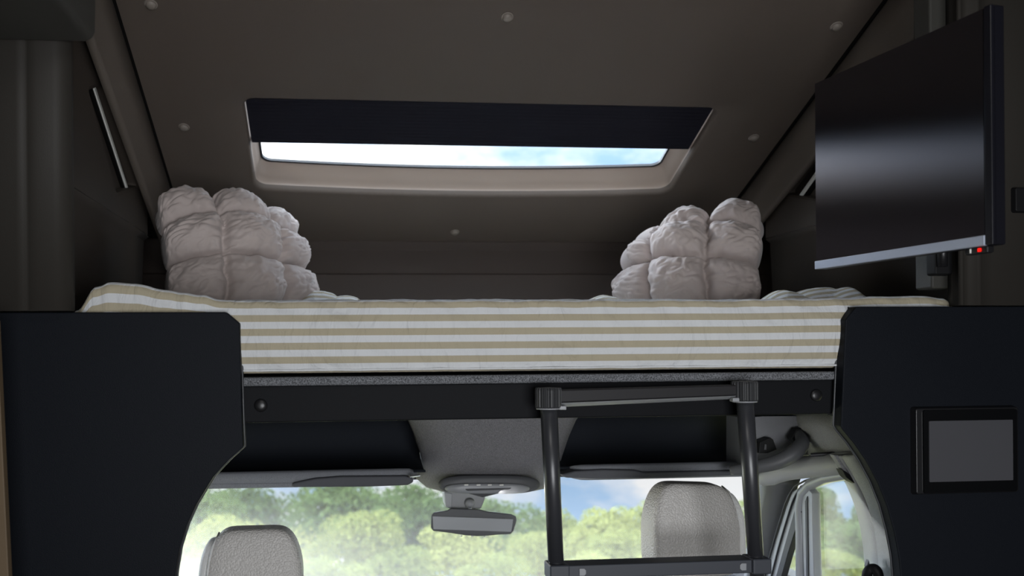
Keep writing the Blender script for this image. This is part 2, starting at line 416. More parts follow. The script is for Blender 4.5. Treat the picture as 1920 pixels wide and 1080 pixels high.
def side(left):
    f = (lambda p: Vector(p)) if left else (lambda p: mir(Vector(p)))
    side_name = 'left' if left else 'right'
    # sloping cove strip beside the ceiling
    lower = [Vector((-.62, 1.6, 0))] * 0
    q = [PX(120, -50, -.62), PX(172, 72, -.62), PX(205, 150, -.62), PX(247, 270, -.62), PX(283, 383, -.62), PX(312, 470, -.62)]
    a = q[1]; b = q[4]
    low = []; up = []
    for i in range(13):
        y = 1.96 + (3.44 - 1.96) * i / 12
        k = (y - a.y) / (b.y - a.y); zl = a.z + (b.z - a.z) * k
        zc = CA - CB * y
        low.append(f((-.62, y, zl))); up.append(f((XL - .006, y, zc - .004)))
    struct('trim_1' if left else 'trim_2', grid([up, [u.lerp(l, .5) + Vector((0, 0, .004)) for u, l in zip(up, low)], [u.lerp(l, .93) for u, l in zip(up, low)], low, [l + (Vector((-.016, 0, -.004)) if left else Vector((.016, 0, -.004))) for l in low]]), MT['cove'], smooth=True, solid=.004)
    # dark gap along the ceiling seam
    struct('trim_3' if left else 'trim_4', tube([f((XL - .001, 1.96, CA - CB * 1.96 - .002)), f((XL - .001, 3.4, CA - CB * 3.4 - .002))], .0055, 8), MT['gap'])
    # main wall with the light recess; coordinates (y, z) in the plane x = -.66
    def zlow(y): return a.z + (b.z - a.z) * (y - a.y) / (b.y - a.y)
    X = -.655
    R = [PX(164, 168, X), PX(192, 158, X), PX(258, 350, X), PX(218, 364, X)]
    rec = rquad([(p.y, p.z) for p in R], .03, 5)
    zl = PX(235, 415, X).z
    outl = []
    O = [(1.9, zl), (1.9, zlow(1.9) + .06), (3.06, zlow(3.06) + .06), (3.06, zl)]
    cy = sum(p[0] for p in rec) / len(rec); cz = sum(p[1] for p in rec) / len(rec)
    for p in rec:
        dy, dz = p[0] - cy, p[1] - cz; best = None
        for i in range(4):
            (ay, az), (by, bz) = O[i], O[(i + 1) % 4]
            den = dy * (bz - az) - dz * (by - ay)
            if abs(den) < 1e-9: continue
            t = ((ay - cy) * (bz - az) - (az - cz) * (by - ay)) / den
            u = ((ay - cy) * dz - (az - cz) * dy) / den
            if t > 0 and -1e-6 <= u <= 1 + 1e-6 and (best is None or t < best): best = t
        outl.append((cy + dy * best, cz + dz * best))
    for c in O:
        i = min(range(len(outl)), key=lambda j: (outl[j][0] - c[0]) ** 2 + (outl[j][1] - c[1]) ** 2); outl[i] = c
    def ring(pts, x, sc=1.0): return [f((x, cy + (p[0] - cy) * sc, cz + (p[1] - cz) * sc)) for p in pts]
    upper = grid([ring(outl, X), ring(rec, X, 1.05), ring(rec, X - .004), ring(rec, X - .028, .97)], True)
    n = len(upper[0]); k = len(rec); upper[1].append([n - k + i for i in range(k)])
    w = struct('wall_left' if left else 'wall_right', upper, MT['walldark'], smooth=False, solid=.003)
    # ledge and lower niche panel
    y0, y1 = 1.92, 3.0
    prof = [(X, zl), (X + .006, zl - .006), (X - .012, zl - .02), (X - .03, 1.52)]
    obj('lower_panel', grid([[f((px, y0 + (y1 + .05 * min(1, i) - y0) * j / 8, z)) for j in range(9)] for i, (px, z) in enumerate(prof)]), MT['walldark'], w, smooth=True, solid=.004)
    # outer shell so no daylight leaks in round the panels
    struct('wall_shell_left' if left else 'wall_shell_right', join(box(-.98, -.94, 1.9, 3.5, 1.38, 2.75) if left else box(2 * MID + .94, 2 * MID + .98, 1.9, 3.5, 1.38, 2.75),
           box(-.96, -.86, -2.6, 1.9, 0, 2.75) if left else box(2 * MID + .86, 2 * MID + .96, -2.6, 1.9, 0, 2.75),
           box(-.95, -.64, 1.9, 3.5, 2.72, 2.75) if left else box(2 * MID + .64, 2 * MID + .95, 1.9, 3.5, 2.72, 2.75)), MT['shell'])
    # bar light in the recess
    e0, e1 = PX(174, 163, -.672), PX(237, 356, -.672)
    d = (e1 - e0).normalized(); nrm = Vector((0, -d.z, d.y))
    bw = .0085
    t = thing('bar_light', 'slim white bar light in the recess of the left side wall' if left else 'slim white bar light in the right side wall, partly behind the television', 'lamp', f(e1), 'bar lights in the side walls')
    obj('diffuser', prism([f(e0 + nrm * bw), f(e1 + nrm * bw), f(e1 - nrm * bw), f(e0 - nrm * bw)], f((0.006, 0, 0)) - f((0, 0, 0))), MT['white'], t, bevel=.003)
    obj('housing', prism([f(e0 + nrm * .013 - d * .006), f(e1 + nrm * .013 + d * .006), f(e1 - nrm * .02 + d * .006), f(e0 - nrm * .02 - d * .006)], f((-.02, 0, 0)) - f((0, 0, 0))), MT['gap'], t, bevel=.003)
side(True); side(False)

# roof plate above the ceiling sides
# bulkhead frame trims on both sides of the bunk opening
def frame_trim(name, xs, y0, z0, z1, m):
    # xs: profile (x, y) of a moulded upright
    rings = [[Vector((x, y, z)) for x, y in xs] for z in (z0, (z0 + z1) / 2, z1)]
    return struct(name, loft(rings), m, smooth=True, bevel=0)
xl = P(136, 300, 1.86).x
prof = [(-.9, 1.9), (-.9, 1.83), (xl - .105, 1.83), (xl - .09, 1.826), (xl - .085, 1.832), (xl - .078, 1.826), (xl - .06, 1.825), (xl - .03, 1.826), (xl - .02, 1.829), (xl - .008, 1.838), (xl, 1.852), (xl + .001, 1.866), (xl - .006, 1.874), (xl - .012, 1.9)]
frame_trim('trim_5', prof, 0, P(80, 583, 1.86).z, 2.75, MT['frame'])
xr = P(1792, 500, 1.86).x
xa = P(1806, 500, 1.83).x; xb = P(1836, 500, 1.83).x
prof = [(2 * MID + .9, 1.9), (xr + .01, 1.9), (xr, 1.872), (xr + .002, 1.85), (xa - .006, 1.838), (xa, 1.832), (xa + .006, 1.838), (xb - .012, 1.846), (xb - .006, 1.83), (xb, 1.828), (xb + .006, 1.83), (xb + .016, 1.846), (xb + .05, 1.85), (2 * MID + .9, 1.852)]
frame_trim('trim_6', prof, 0, P(1850, 573, 1.86).z, 2.75, MT['frame'])
# floor, rear wall
struct('floor', box(-1.1, 2.05, -2.6, 1.95, -.05, 0), MT['floor'])
struct('wall_back', box(-1.1, 2.05, -2.66, -2.6, 0, 2.8), MT['shell'])

for n_, xa_, xb_ in (('ceiling_side_left', -.98, XL + .03), ('ceiling_side_right', XR - .03, 2 * MID + .98)):
    struct(n_, prism([Vector((xa_, 1.9, CA - CB * 1.9 + .004)), Vector((xb_, 1.9, CA - CB * 1.9 + .004)), Vector((xb_, 3.5, CA - CB * 3.5 + .004)), Vector((xa_, 3.5, CA - CB * 3.5 + .004))], (0, 0, .02)), MT['shell'])
# overhead cabinet, top left
c0, c1 = P(-150, 80, 1.82), P(180, 80, 1.82)
cab = thing('overhead_cabinet', 'dark grey overhead cabinet with rounded lower corner at the top left', 'cabinet', ((c0.x + c1.x) / 2, 1.3, c1.z))
c0.x = -.78
pr = [(c0.x - .06, c1.z), (c1.x - .02, c1.z), (c1.x - .006, c1.z + .006), (c1.x, c1.z + .02), (c1.x + .003, c1.z + .16), (c1.x + .003, zr - .01), (c0.x - .06, zr - .01)]
obj('cabinet_body', hexa([Vector((x, .9, z)) for x, z in pr], [Vector((x, 1.82, z)) for x, z in pr]), MT['wall'], cab, bevel=.008, seg=3)
# pale wooden sliver bottom left
e0, e1 = P(3, 640, 1.7), P(24, 1085, 1.7)
k = (e1 - e0) / (e1.z - e0.z)
bt = e0 + k * (0 - e0.z); tp = e0 + k * (1.62 - e0.z)
wp = thing('wooden_cabinet', 'pale wooden cabinet side at the far left beside the black partition', 'cabinet', (bt.x - .08, 1.55, 0))
obj('side_panel', hexa([Vector((-.85, 1.68, 0)), Vector((bt.x, 1.68, 0)), Vector((tp.x, 1.68, tp.z)), Vector((-.85, 1.68, tp.z))], [Vector((-.85, 1.7, 0)), Vector((bt.x, 1.7, 0)), Vector((tp.x, 1.7, tp.z)), Vector((-.85, 1.7, tp.z))]), MT['wood'], wp, bevel=.002)

# ================================================================== BUNK
YB = 1.9
zt = P(1000, 562, YB).z; zm = P(1000, 697, YB).z; zf = P(1000, 715, YB).z; zb = P(1000, 785, YB).z
bxl, bxr = -.6, 1.55
plat = thing('bunk_platform', 'dark bunk platform with felt edge and front board over the cab', 'bed base', (MID, 2.6, zb))
obj('felt_edge', box(bxl, bxr, YB - .008, 3.38, zf - .004, zm - .006), MT['felt'], plat, bevel=.005)
obj('front_board', box(bxl, bxr, YB + .004, YB + .03, zb, zf - .003), MT['board'], plat, bevel=.004)
obj('base_board', box(-.93, 2 * MID + .93, YB + .03, 3.395, zf - .07, zf - .004), MT['matteblack'], plat)
for px, py in ((489, 760), (1530, 741)):
    c = P(px, py, YB + .004)
    obj('screw_cap', lathe(c, [(.0145, .001), (.0145, -.002), (.0125, -.005), (.006, -.0065), (.0005, -.007)], 24, 'y'), MT['blackplastic'], plat, smooth=True)
c = P(1562, 771, YB + .012)
obj('clip', join(box(c.x - .003, c.x + .006, c.y - .008, c.y + .01, zb - .008, zb + .006), box(c.x - .008, c.x - .002, c.y - .008, c.y + .01, zb - .005, zb + .004)), MT['blackplastic'], plat, bevel=.001)

# mattress in its striped cover
def edge_lift(x):
    pts = [(-.6, -.03), (-.553, -.02), (-.515, .03), (-.485, .039), (-.43, .036), (-.37, .023), (-.33, .018), (-.29, .012), (-.25, .0), (-.1, 0), (.9, 0), (1.18, .003), (1.3, .007), (1.39, .008), (1.44, .002), (1.475, -.03)]
    if x <= pts[0][0]: return pts[0][1]
    for (a, u), (b, v) in zip(pts, pts[1:]):
        if a <= x <= b:
            t = (x - a) / (b - a); t = t * t * (3 - 2 * t); return u + (v - u) * t
    return pts[-1][1]
mx0, mx1 = -.565, 1.475
NX = 300
Hm = zt - zm
rad = .016
prof = []                                  # (y offset, height fraction or z), arc length
arc = 0; prev = None
raw = [(.03, .004), (.006, .002), (-.002, .004), (-.006, .009), (-.008, .013)] + [(-.010 - .012 * math.sin(pi * i / 16), .013 + (Hm - rad - .013) * i / 16) for i in range(1, 16)]
raw += [(-.010 + rad - rad * math.cos(a), Hm - rad + rad * math.sin(a)) for a in [i * pi / 2 / 8 for i in range(0, 9)]]
raw += [(.006 + 1.44 * (i / 40), Hm) for i in range(1, 41)]
rows = []; uvs = []
for i, (dy, h) in enumerate(raw):
    if prev: arc += math.hypot(dy - prev[0], h - prev[1])
    prev = (dy, h)
    row = []
    for j in range(NX + 1):
        x = mx0 + (mx1 - mx0) * j / NX
        up = edge_lift(x); fh = min(1, h / Hm); y = dy; z = h + up * fh ** 1.5
        if dy > .01 and h >= Hm - 1e-6:
            fy = (dy - .006) / 1.44; z += -up * min(1, fy * 4) * .6 + .006 * nz(x * 5, dy * 5) * min(1, fy * 10) - .006 * min(1, fy * 8)
        w = (.006 * nz(x * 7, h * 9, 2) + .004 * nz(x * 19 + h * 30, h * 14, 5)) * (1 if 0 < i < 30 else 0)
        y += w
        if .012 < h < .05 and dy < .01: y += .0022 * nz(x * 55, 3, h * 40)      # gathers above the hem
        if h > Hm - .02 and dy < .02: z += .0022 * nz(x * 14, 7) + .0012 * nz(x * 45, 2)
        # vertical seams in the cover
        for sx in (-.488, -.325, -.232):
            y -= 0.003 * math.exp(-((x - sx) / .0035) ** 2) * (1 if dy < .03 else 0)
        xx = x
        ex = min((x - mx0), (mx1 - x)) / .02
        if ex < 1: y += .02 * (1 - ex) ** 2
        row.append(Vector((xx, YB + y, zm + z))); uvs.append((x, arc))
    rows.append(row)
# round the outline down at the back
rows.append([Vector((p.x, p.y + .01, zm + .002)) for p in rows[-1]]); uvs += [(u[0], arc + Hm) for u in uvs[-(NX + 1):]]
V, FC = grid(rows); n = NX + 1; R = len(rows)
FC.append([i * n for i in range(R)]); FC.append([i * n + NX for i in range(R)][::-1])
matt = obj('mattress', (V, FC, uvs), MT['stripe'], smooth=True)
tag(matt, 'bunk mattress in a cream cover with horizontal beige stripes, on the platform', 'mattress')
pts = [Vector((mx0 + .01 + (mx1 - mx0 - .02) * j / 160, YB - .009 + .003 * nz(j * .13, 4), zm + .0085 + .0012 * nz(j * .2, 1))) for j in range(161)]
obj('piping', tube(pts, .0024, 8), MT['stripe'], matt, smooth=True)
# rumpled striped blanket lying on the mattress behind the front edge
humps = []
def hump(px, py, Y, sx, sy, pw=1.0):
    p = P(px, py, Y); humps.append((p.x, p.y, p.z - zt, sx, sy))
hump(600, 546, 2.75, .09, .1); hump(648, 555, 2.72, .07, .1); hump(690, 566, 2.7, .06, .1); hump(520, 552, 2.8, .09, .1)
hump(1130, 556, 2.6, .07, .1)
hump(1470, 548, 2.25, .06, .08); hump(1530, 541, 2.3, .09, .09); hump(1600, 541, 2.25, .09, .09); hump(1680, 544, 2.15, .07, .08); hump(1730, 545, 2.1, .05, .06)
rows = []; uvs = []
NXb, NYb = 260, 70
for i in range(NYb + 1):
    y = 2.0 + 1.25 * i / NYb; row = []
    for j in range(NXb + 1):
        x = -.5 + 1.94 * j / NXb
        h = .008
        for hx, hy, hh, sx, sy in humps:
            h = max(h, hh * math.exp(-(((x - hx) / sx) ** 2) ** 1.3 - (((y - hy) / sy) ** 2) ** 1.3)) if True else h
        b = min(1, i / 3, (NYb - i) / 3, j / 3, (NXb - j) / 3)
        h += (.006 * nz(x * 16, y * 10, 3) + .004 * abs(nz(x * 34 + y * 9, y * 12, 8))) * (1 if h > .01 else .4)
        row.append(Vector((x, y, zt + .004 * (b - 1) + h * b + .002))); uvs.append((x, y * 1.0 + .6 * h))
    rows.append(row)
V, FC = grid(rows)
bk = obj('blanket', (V, FC, uvs), MT['stripe'], smooth=True, solid=.006)
tag(bk, 'rumpled striped blanket lying on the bunk behind the mattress edge', 'blanket')

# quilted pillows
def pillow(label, net, cells, H=.062, T=.04, seed=1, wob=1.0):
    RN = len(net) - 1; CNn = len(net[0]) - 1; D = 70
    def c1(p, t):
        i = min(int(t), len(p) - 2); f = t - i
        b, c = p[i], p[i + 1]; a = p[i - 1] if i > 0 else b * 2 - c; d = p[i + 2] if i + 2 < len(p) else c * 2 - b
        k = .5 * ((2 * b) + (c - a) * f + (2 * a - 5 * b + 4 * c - d) * f * f + (3 * b - a - 3 * c + d) * f ** 3)
        return k.lerp(b.lerp(c, f), .3)
    nu, nv = CNn * D, RN * D
    base = [[None] * (nu + 1) for _ in range(nv + 1)]
    for i in range(nv + 1):
        colp = [c1([net[r][c] for r in range(RN + 1)], i / D) for c in range(CNn + 1)]
        for j in range(nu + 1): base[i][j] = c1(colp, j / D)
    front = []; back = []
    for i in range(nv + 1):
        fr, bk_ = [], []
        for j in range(nu + 1):
            p = base[i][j]
            du = base[i][min(j + 1, nu)] - base[i][max(j - 1, 0)]; dv = base[min(i + 1, nv)][j] - base[max(i - 1, 0)][j]
            n = du.cross(dv).normalized()
            if n.y > 0: n = -n
            u, v = j / D, i / D
            U, W = u / CNn, v / RN
            ub, vb = u, v
            # wavy stitch lines
            if 0 < i < nv and 0 < j < nu:
                ub = min(CNn - 1e-4, max(1e-4, u + .05 * nz(v * 4.2, seed + 2.2) * min(1, 4 * U * (1 - U) * 2)))
                vb = min(RN - 1e-4, max(1e-4, v + .05 * nz(u * 4.2, seed + 9.2) * min(1, 4 * W * (1 - W) * 2)))
            s, t = ub % 1, vb % 1
            a = max(0, 4 * s * (1 - s)); b = max(0, 4 * t * (1 - t))
            puff = H * (a ** .5) * (b ** .5)
            edge = max(0, (4 * U * (1 - U))) ** .35 * max(0, (4 * W * (1 - W))) ** .35 * T
            # gathers running away from the stitching
            du_, dv_ = min(s, 1 - s), min(t, 1 - t)
            ci, cj = int(u), int(v)
            gr = .012 * nz(t * 9 + cj * 5.1, u * 1.2 + seed, seed * 3.1 + (u // 1 + (s > .5)) * 7) * math.exp(-du_ / .16) * min(1, du_ / .03) * b ** .4
            gr += .012 * nz(s * 9 + ci * 4.3, v * 1.2 - seed, seed * 1.7 + (v // 1 + (t > .5)) * 5) * math.exp(-dv_ / .16) * min(1, dv_ / .03) * a ** .4
            gr += .007 * nz(u * 4.5 + v * 2, v * 3.5, seed) * (a * b) ** .3 + .008 * abs(nz(u * 8 + v * 5, v * 7 - u * 3, seed + 4)) * (a * b) ** .3
            groove = 0
            if .5 < ub < CNn - .5: groove += .013 * math.exp(-(min(s, 1 - s) / .032) ** 2)
            if .5 < vb < RN - .5: groove += .013 * math.exp(-(min(t, 1 - t) / .032) ** 2)
            onb = i in (0, nv) or j in (0, nu)
            off = 0 if onb else edge + puff + gr * wob * 1.25 - groove * min(1, edge / (T * .6))
            # cells at the rim roll outwards
            q = p
            if not onb: 
                rim = Vector((0, 0, 0))
                if v < .6: rim += -dv.normalized() * (.024 * (a ** .5) * math.sin(min(1, v / .6) * pi))
                if u < .6: rim += -du.normalized() * (.02 * (b ** .5) * math.sin(min(1, u / .6) * pi))
                if u > CNn - .6: rim += du.normalized() * (.02 * (b ** .5) * math.sin(min(1, (CNn - u) / .6) * pi))
                q = p + rim
            else:
                if i == 0: q = p - dv.normalized() * .016 * a ** .5
                if j == 0: q = p - du.normalized() * .012 * b ** .5
                if j == nu: q = p + du.normalized() * .012 * b ** .5
            fr.append(q + n * off); bk_.append(q - n * (0 if onb else (edge + puff * .8)))
        front.append(fr); back.append(bk_)
    V, FC = grid(front); m = len(V); V2, F2 = grid(back)
    idx = {}
    W_ = nu + 1
    def mapi(k):
        i, j = divmod(k, W_)
        return k if (i in (0, nv) or j in (0, nu)) else m + k
    FC = [f[::-1] for f in FC] + [[mapi(k) for k in f] for f in F2]
    V = V + V2
    used = sorted({k for f in FC for k in f}); rm = {k: i for i, k in enumerate(used)}
    o = obj('pillow', ([V[k] for k in used], [[rm[k] for k in f] for f in FC]), MT['pillow'], smooth=True)
    tag(o, label, 'pillow', 'quilted pillows on the bunk')
    # one stitched seam per stitch line, pressed into the cloth
    return o
def N3(l, Y): return P(260 + .2315 * l[0], 350 + .2315 * l[1], Y)
def low(p, z): return Vector((p.x, p.y, z))
zp = zt + .012
def rowpts(cs, Ys, fn): return [fn(c, y) for c, y in zip(cs, Ys)]
Ln = [rowpts([(150, 215), (545, 185), (905, 290), (1165, 400)], [2.66, 2.7, 2.8, 2.98], N3),
      rowpts([(195, 400), (645, 285), (1020, 395), (1195, 490)], [2.6, 2.63, 2.74, 2.95], N3),
      rowpts([(235, 680), (675, 580), (1075, 640), (1280, 740)], [2.56, 2.58, 2.69, 2.9], N3),
      [low(N3(c, y), zp) for c, y in zip([(250, 950), (692, 950), (1112, 950), (1375, 950)], [2.54, 2.55, 2.66, 2.84])]]
pillow('white quilted pillow propped in the left corner of the bunk', Ln, 3, seed=1)
def N4(l, Y): return P(1100 + .22917 * l[0], 360 + .22917 * l[1], Y)
Rn = [rowpts([(540, 470), (735, 385), (1045, 285), (1410, 235)], [2.98, 2.82, 2.72, 2.66], N4),
      rowpts([(430, 560), (612, 475), (1005, 350), (1420, 385)], [2.95, 2.76, 2.65, 2.6], N4),
      rowpts([(365, 730), (585, 600), (968, 575), (1385, 640)], [2.9, 2.7, 2.59, 2.56], N4),
      [low(N4(c, y), zp) for c, y in zip([(310, 900), (578, 900), (1005, 900), (1390, 900)], [2.84, 2.66, 2.56, 2.54])]]
pillow('white quilted pillow propped in the right corner of the bunk', Rn, 3, seed=9)

# ================================================================== BLACK PARTITIONS
YP = 1.86
def partition(label, out, arch, name='partition_panel'):
    pts = [P(x, y, YP) for x, y in out] 
    lo = arch
    pts = pts + [Vector((lo[-1].x, YP, 0)), Vector((pts[0].x, YP, 0))]
    t = thing(name, label, 'partition', (sum(p.x for p in pts) / len(pts), YP, 0), 'black partitions either side of the cab opening')
    obj('panel_body', prism(pts, (0, .032, 0)), MT['panel'], t, bevel=.003, seg=2, angle=25)
    ed = [p + Vector((0, .031, 0)) for p in arch]
    obj('edge_piping', tube(ed, .0028, 8), MT['paneledge'], t, smooth=True)
    return t
arcL = [(400, 894), (387, 915), (367, 948), (350, 985), (336, 1030), (328, 1080), (326, 1140), (330, 1250)]
outL = [(-165, 586), (424, 585), (449, 606), (451, 680), (453, 760), (456, 839), (430, 862)] + arcL
partition('black partition panel on the left with a blank face and curved cut-out', outL, [P(x, y, YP) for x, y in outL[1:]])
arcR = [(1602, 832), (1624, 864), (1646, 905), (1664, 950), (1677, 998), (1686, 1045), (1690, 1090), (1692, 1160), (1690, 1250)]
outR = [(2140, 574), (1606, 575), (1586, 599), (1583, 660), (1580, 730), (1577, 800), (1582, 808)] + arcR
partition('black partition panel on the right carrying the control screen', outR, [P(x, y, YP) for x, y in outR[1:]])

# control panel on the right partition
def rp(px, py, Y): return P(px, py, Y)
cpn = thing('control_panel', 'black wall control panel with a grey screen on the right partition', 'control panel', P(1815, 930, YP))
def slab(x0, x1, y0, y1, Ya, Yb, r, inset=0.0):
    a, b = P(x0, y1, Yb), P(x1, y0, Yb)
    o = rrect(a.x, b.x, a.z, b.z, r, 5); i = rrect(a.x + inset, b.x - inset, a.z + inset, b.z - inset, max(r - inset * .5, .001), 5)
    return hexa([Vector((x, Ya, z)) for x, z in o], [Vector((x, Yb, z)) for x, z in i])
obj('housing', slab(1716, 1912, 760, 930, YP + .002, YP - .016, .008, .004), MT['blackplastic'], cpn, bevel=.002)
obj('glass_front', slab(1732, 1908, 766, 926, YP - .015, YP - .019, .006, .001), MT['glassblack'], cpn)
obj('screen', slab(1743, 1899, 787, 904, YP - .018, YP - .0205, .002), MT['lcd'], cpn)
# small black thermostat edge above it
th = thing('wall_switch', 'small dark switch on the right wall at the picture edge', 'switch', P(1915, 395, 1.84))
obj('plate', slab(1903, 1955, 350, 398, 1.852, 1.838, .006, .003), MT['matteblack'], th, bevel=.002)

# ================================================================== TELEVISION
hT = .42
def tvp(u, v, d=0.0):                      # u: 0 far .. 1 near edge, v: 0 bottom .. 1 top, d: behind the screen
    return TV0 + TVU * u + Vector((0, 0, 1)) * (hT * v) + TVN * d
pf0 = P(1528, 504, hT / .2285); pn0 = P(1861, 459, hT / .3015)
zf0 = pf0.z; zn0 = pn0.z; z0 = (zf0 + zn0) / 2
TV0 = Vector((pf0.x, pf0.y, z0)); TVU = Vector((pn0.x - pf0.x, pn0.y - pf0.y, 0))
hT = (P(1528, 155, pf0.y).z - zf0 + P(1861, 8, pn0.y).z - zn0) / 2
un = TVU.normalized(); TVN = Vector((-un.y, un.x, 0)); TVN = TVN if TVN.x > 0 else -TVN   # pointing to the wall
tv = thing('television', 'flat black television with silver lower bezel mounted at the right', 'television', tvp(.5, 0, .02))
def tslab(u0, u1, v0, v1, d0, d1): return hexa([tvp(u0, v0, d0), tvp(u1, v0, d0), tvp(u1, v1, d0), tvp(u0, v1, d0)], [tvp(u0, v0, d1), tvp(u1, v0, d1), tvp(u1, v1, d1), tvp(u0, v1, d1)])
obj('frame', tslab(0, 1, 0, 1, 0.004, .03), MT['tvbody'], tv, bevel=.003)
obj('back_cover', tslab(.12, .88, .06, .75, .03, .062), MT['tvbody'], tv, bevel=.012, seg=3)
obj('screen', tslab(.006, .962, .045, .994, .0015, .006), MT['screen'], tv)
obj('lower_bezel', tslab(0, .965, .0, .043, -.001, .008), MT['bezel'], tv, bevel=.001)
obj('side_bezel', tslab(.966, 1.0, .0, 1.0, .0, .01), MT['tvbody'], tv, bevel=.002)
sb = obj('sensor_box', tslab(.86, .965, -.03, .0, .006, .022), MT['blackplastic'], tv, bevel=.003)
obj('standby_lamp', tslab(.925, .938, -.022, -.008, .004, .007), MT['red'], sb)
obj('mark', tslab(.888, .892, -.024, -.006, .004, .007), MT['white'], sb)
# bracket
wx = 1.527
c = P(1770, 490, 1.9)
mt_ = thing('television_bracket', 'black wall bracket carrying the television, showing below its lower edge', 'bracket', (c.x, c.y, c.z))
obj('wall_plate', slab(1752, 1791, 440, 516, 1.9, 1.872, .006, .003), MT['matteblack'], mt_, bevel=.003)
obj('hinge', tube([P(1767, 500, 1.862), P(1767, 440, 1.862)], .011, 16), MT['blackplastic'], mt_, smooth=True)
q = P(1775, 455, 1.86)
tb_ = tvp(.5, .3, .06)
obj('arm', tube([Vector((q.x, q.y, q.z + .03)), Vector((1.42, 1.72, tb_.z)), Vector((tb_.x + .02, tb_.y, tb_.z)), tb_], .014, 12), MT['blackplastic'], mt_, smooth=True)
# panel the bracket is screwed to
a0, a1 = P(1600, 546, 1.905), P(1797, 430, 1.905)
struct('wall_bracket_panel', box(1.30, a1.x + .02, 1.9, 1.92, a0.z + .01, 2.4) if False else box(P(1747, 500, 1.9).x, P(1797, 500, 1.9).x, 1.9, 1.96, P(1760, 541, 1.9).z, 2.5), MT['wall'], bevel=.006)

# ================================================================== LADDER
YL = 1.845
lad = thing('ladder', 'black telescopic bunk ladder hooked on the front board', 'ladder', P(1220, 1080, YL) * 1)
lad.location = Vector((P(1220, 1060, YL).x, YL, 0))
def pole_x(px0, py0, px1, py1, z):
    a, b = P(px0, py0, YL), P(px1, py1, YL); t = (z - a.z) / (b.z - a.z); return a.x + (b.x - a.x) * t
def pole_path(px0, py0, px1, py1, zs): return [Vector((pole_x(px0, py0, px1, py1, z), YL, z)) for z in zs]
PL = (1029, 765, 1042, 1045); PR = (1397, 752, 1417, 1045)
ztl, ztr = P(1029, 765, YL).z, P(1397, 752, YL).z; zrg = P(1230, 1063, YL).z
for nm, A, zt_ in (('pole', PL, ztl), ('pole', PR, ztr)):
    obj('pole', tube(pole_path(*A, (zt_ + .03, zrg + .02)), [.0192, .0172], 24), MT['pole'], lad, smooth=True)
    obj('pole', tube(pole_path(*A, (zrg + .02, .5, 0.02)), [.0155, .0155, .0155], 20), MT['pole'], lad, smooth=True)
    x = pole_x(*A, zt_ + .02)
    cp = obj('pole_cap', lathe((x, YL, zt_), [(.024, .0), (.0285, .003), (.0285, .04), (.027, .0445), (.001, .046)], 96, 'z', ribs=24, ramp=.0012), MT['cap'], lad, smooth=False)
    obj('cap_ring', lathe((x, YL, zt_ - .003), [(.021, 0), (.027, .0005), (.028, .002), (.027, .0035), (.02, .004)], 40), MT['greyplastic'], lad, smooth=True)
x0 = pole_x(*PL, ztl + .02) + .024; x1 = pole_x(*PR, ztr + .02) - .024
za0, za1 = P(1060, 731, YL - .012).z, P(1060, 764, YL - .012).z; zb0, zb1 = P(1375, 722, YL - .012).z, P(1375, 749, YL - .012).z
fr = .72
def barq(f0, f1, y0, y1):
    A = lambda x, f: None
    l = lambda f: za0 + (za1 - za0) * f; r = lambda f: zb0 + (zb1 - zb0) * f
    return hexa([Vector((x0, y0, l(f0))), Vector((x0, y0, l(f1))), Vector((x0, y1, l(f1))), Vector((x0, y1, l(f0)))], [Vector((x1, y0, r(f0))), Vector((x1, y0, r(f1))), Vector((x1, y1, r(f1))), Vector((x1, y1, r(f0)))])
obj('top_bar', barq(.0, .72, YL - .014, YL + .03), MT['bar'], lad, bevel=.003)
l_ = hexa([Vector((x0, YL - .014, za0 + (za1 - za0) * .74)), Vector((x0, YL + .004, za1)), Vector((x0, YL + .012, za1)), Vector((x0, YL, za0 + (za1 - za0) * .74))], [Vector((x1, YL - .014, zb0 + (zb1 - zb0) * .74)), Vector((x1, YL + .004, zb1)), Vector((x1, YL + .012, zb1)), Vector((x1, YL, zb0 + (zb1 - zb0) * .74))])
obj('under_strip', l_, MT['greyplastic'], lad, bevel=.0006)
for xx, zz, sgn in ((x0, za1, 1), (x1, zb1, -1)):
    obj('bar_clip', box(xx + (-.004 if sgn > 0 else -.012), xx + (.012 if sgn > 0 else .004), YL - .018, YL + .0, zz - .005, zz + .004), MT['greyplastic'], lad, bevel=.002)
# hooks over the front board (hidden behind the bar)
for px in (1120, 1320):
    p = P(px, 740, YL); obj('hook', box(p.x - .02, p.x + .02, YL + .028, YB + .004, p.z - .01, p.z + .012), MT['bar'], lad, bevel=.003)
def rung(z):
    xa, xb = pole_x(*PL, z), pole_x(*PR, z)
    r = obj('rung', box(xa + .02, xb - .02, YL - .022, YL + .03, z - .0155, z + .0145), MT['rung'], lad, bevel=.003)
    for x in (xa, xb):
        obj('rung_clamp', box(x - .0205, x + .0235, YL - .027, YL + .03, z - .018, z + .0165), MT['rung'], r, bevel=.004, seg=3)
    for x, s in ((xa + .052, 1), (xb - .042, -1)):
        lt = [(x + s * .0 - .007 + (.0), z - .008), (x + .004, z - .008), (x + .008, z - .004), (x + .008, z + .004), (x + .004, z + .008), (x - .007, z + .008)]
        if s < 0: lt = [(2 * x - a, b) for a, b in lt]
        obj('release_button', prism([Vector((a, YL - .021, b)) for a, b in lt], (0, -.004, 0)), MT['greyplastic'], r, bevel=.001)
for z in (zrg, zrg - .3, zrg - .6): rung(z)
p = P(1425, 1040, YL)
for A in (PL, PR):
    x = pole_x(*A, 0); obj('foot', lathe((x, YL, 0), [(.02, 0), (.022, .01), (.02, .04), (.012, .045)], 24), MT['cap'], lad, smooth=True)

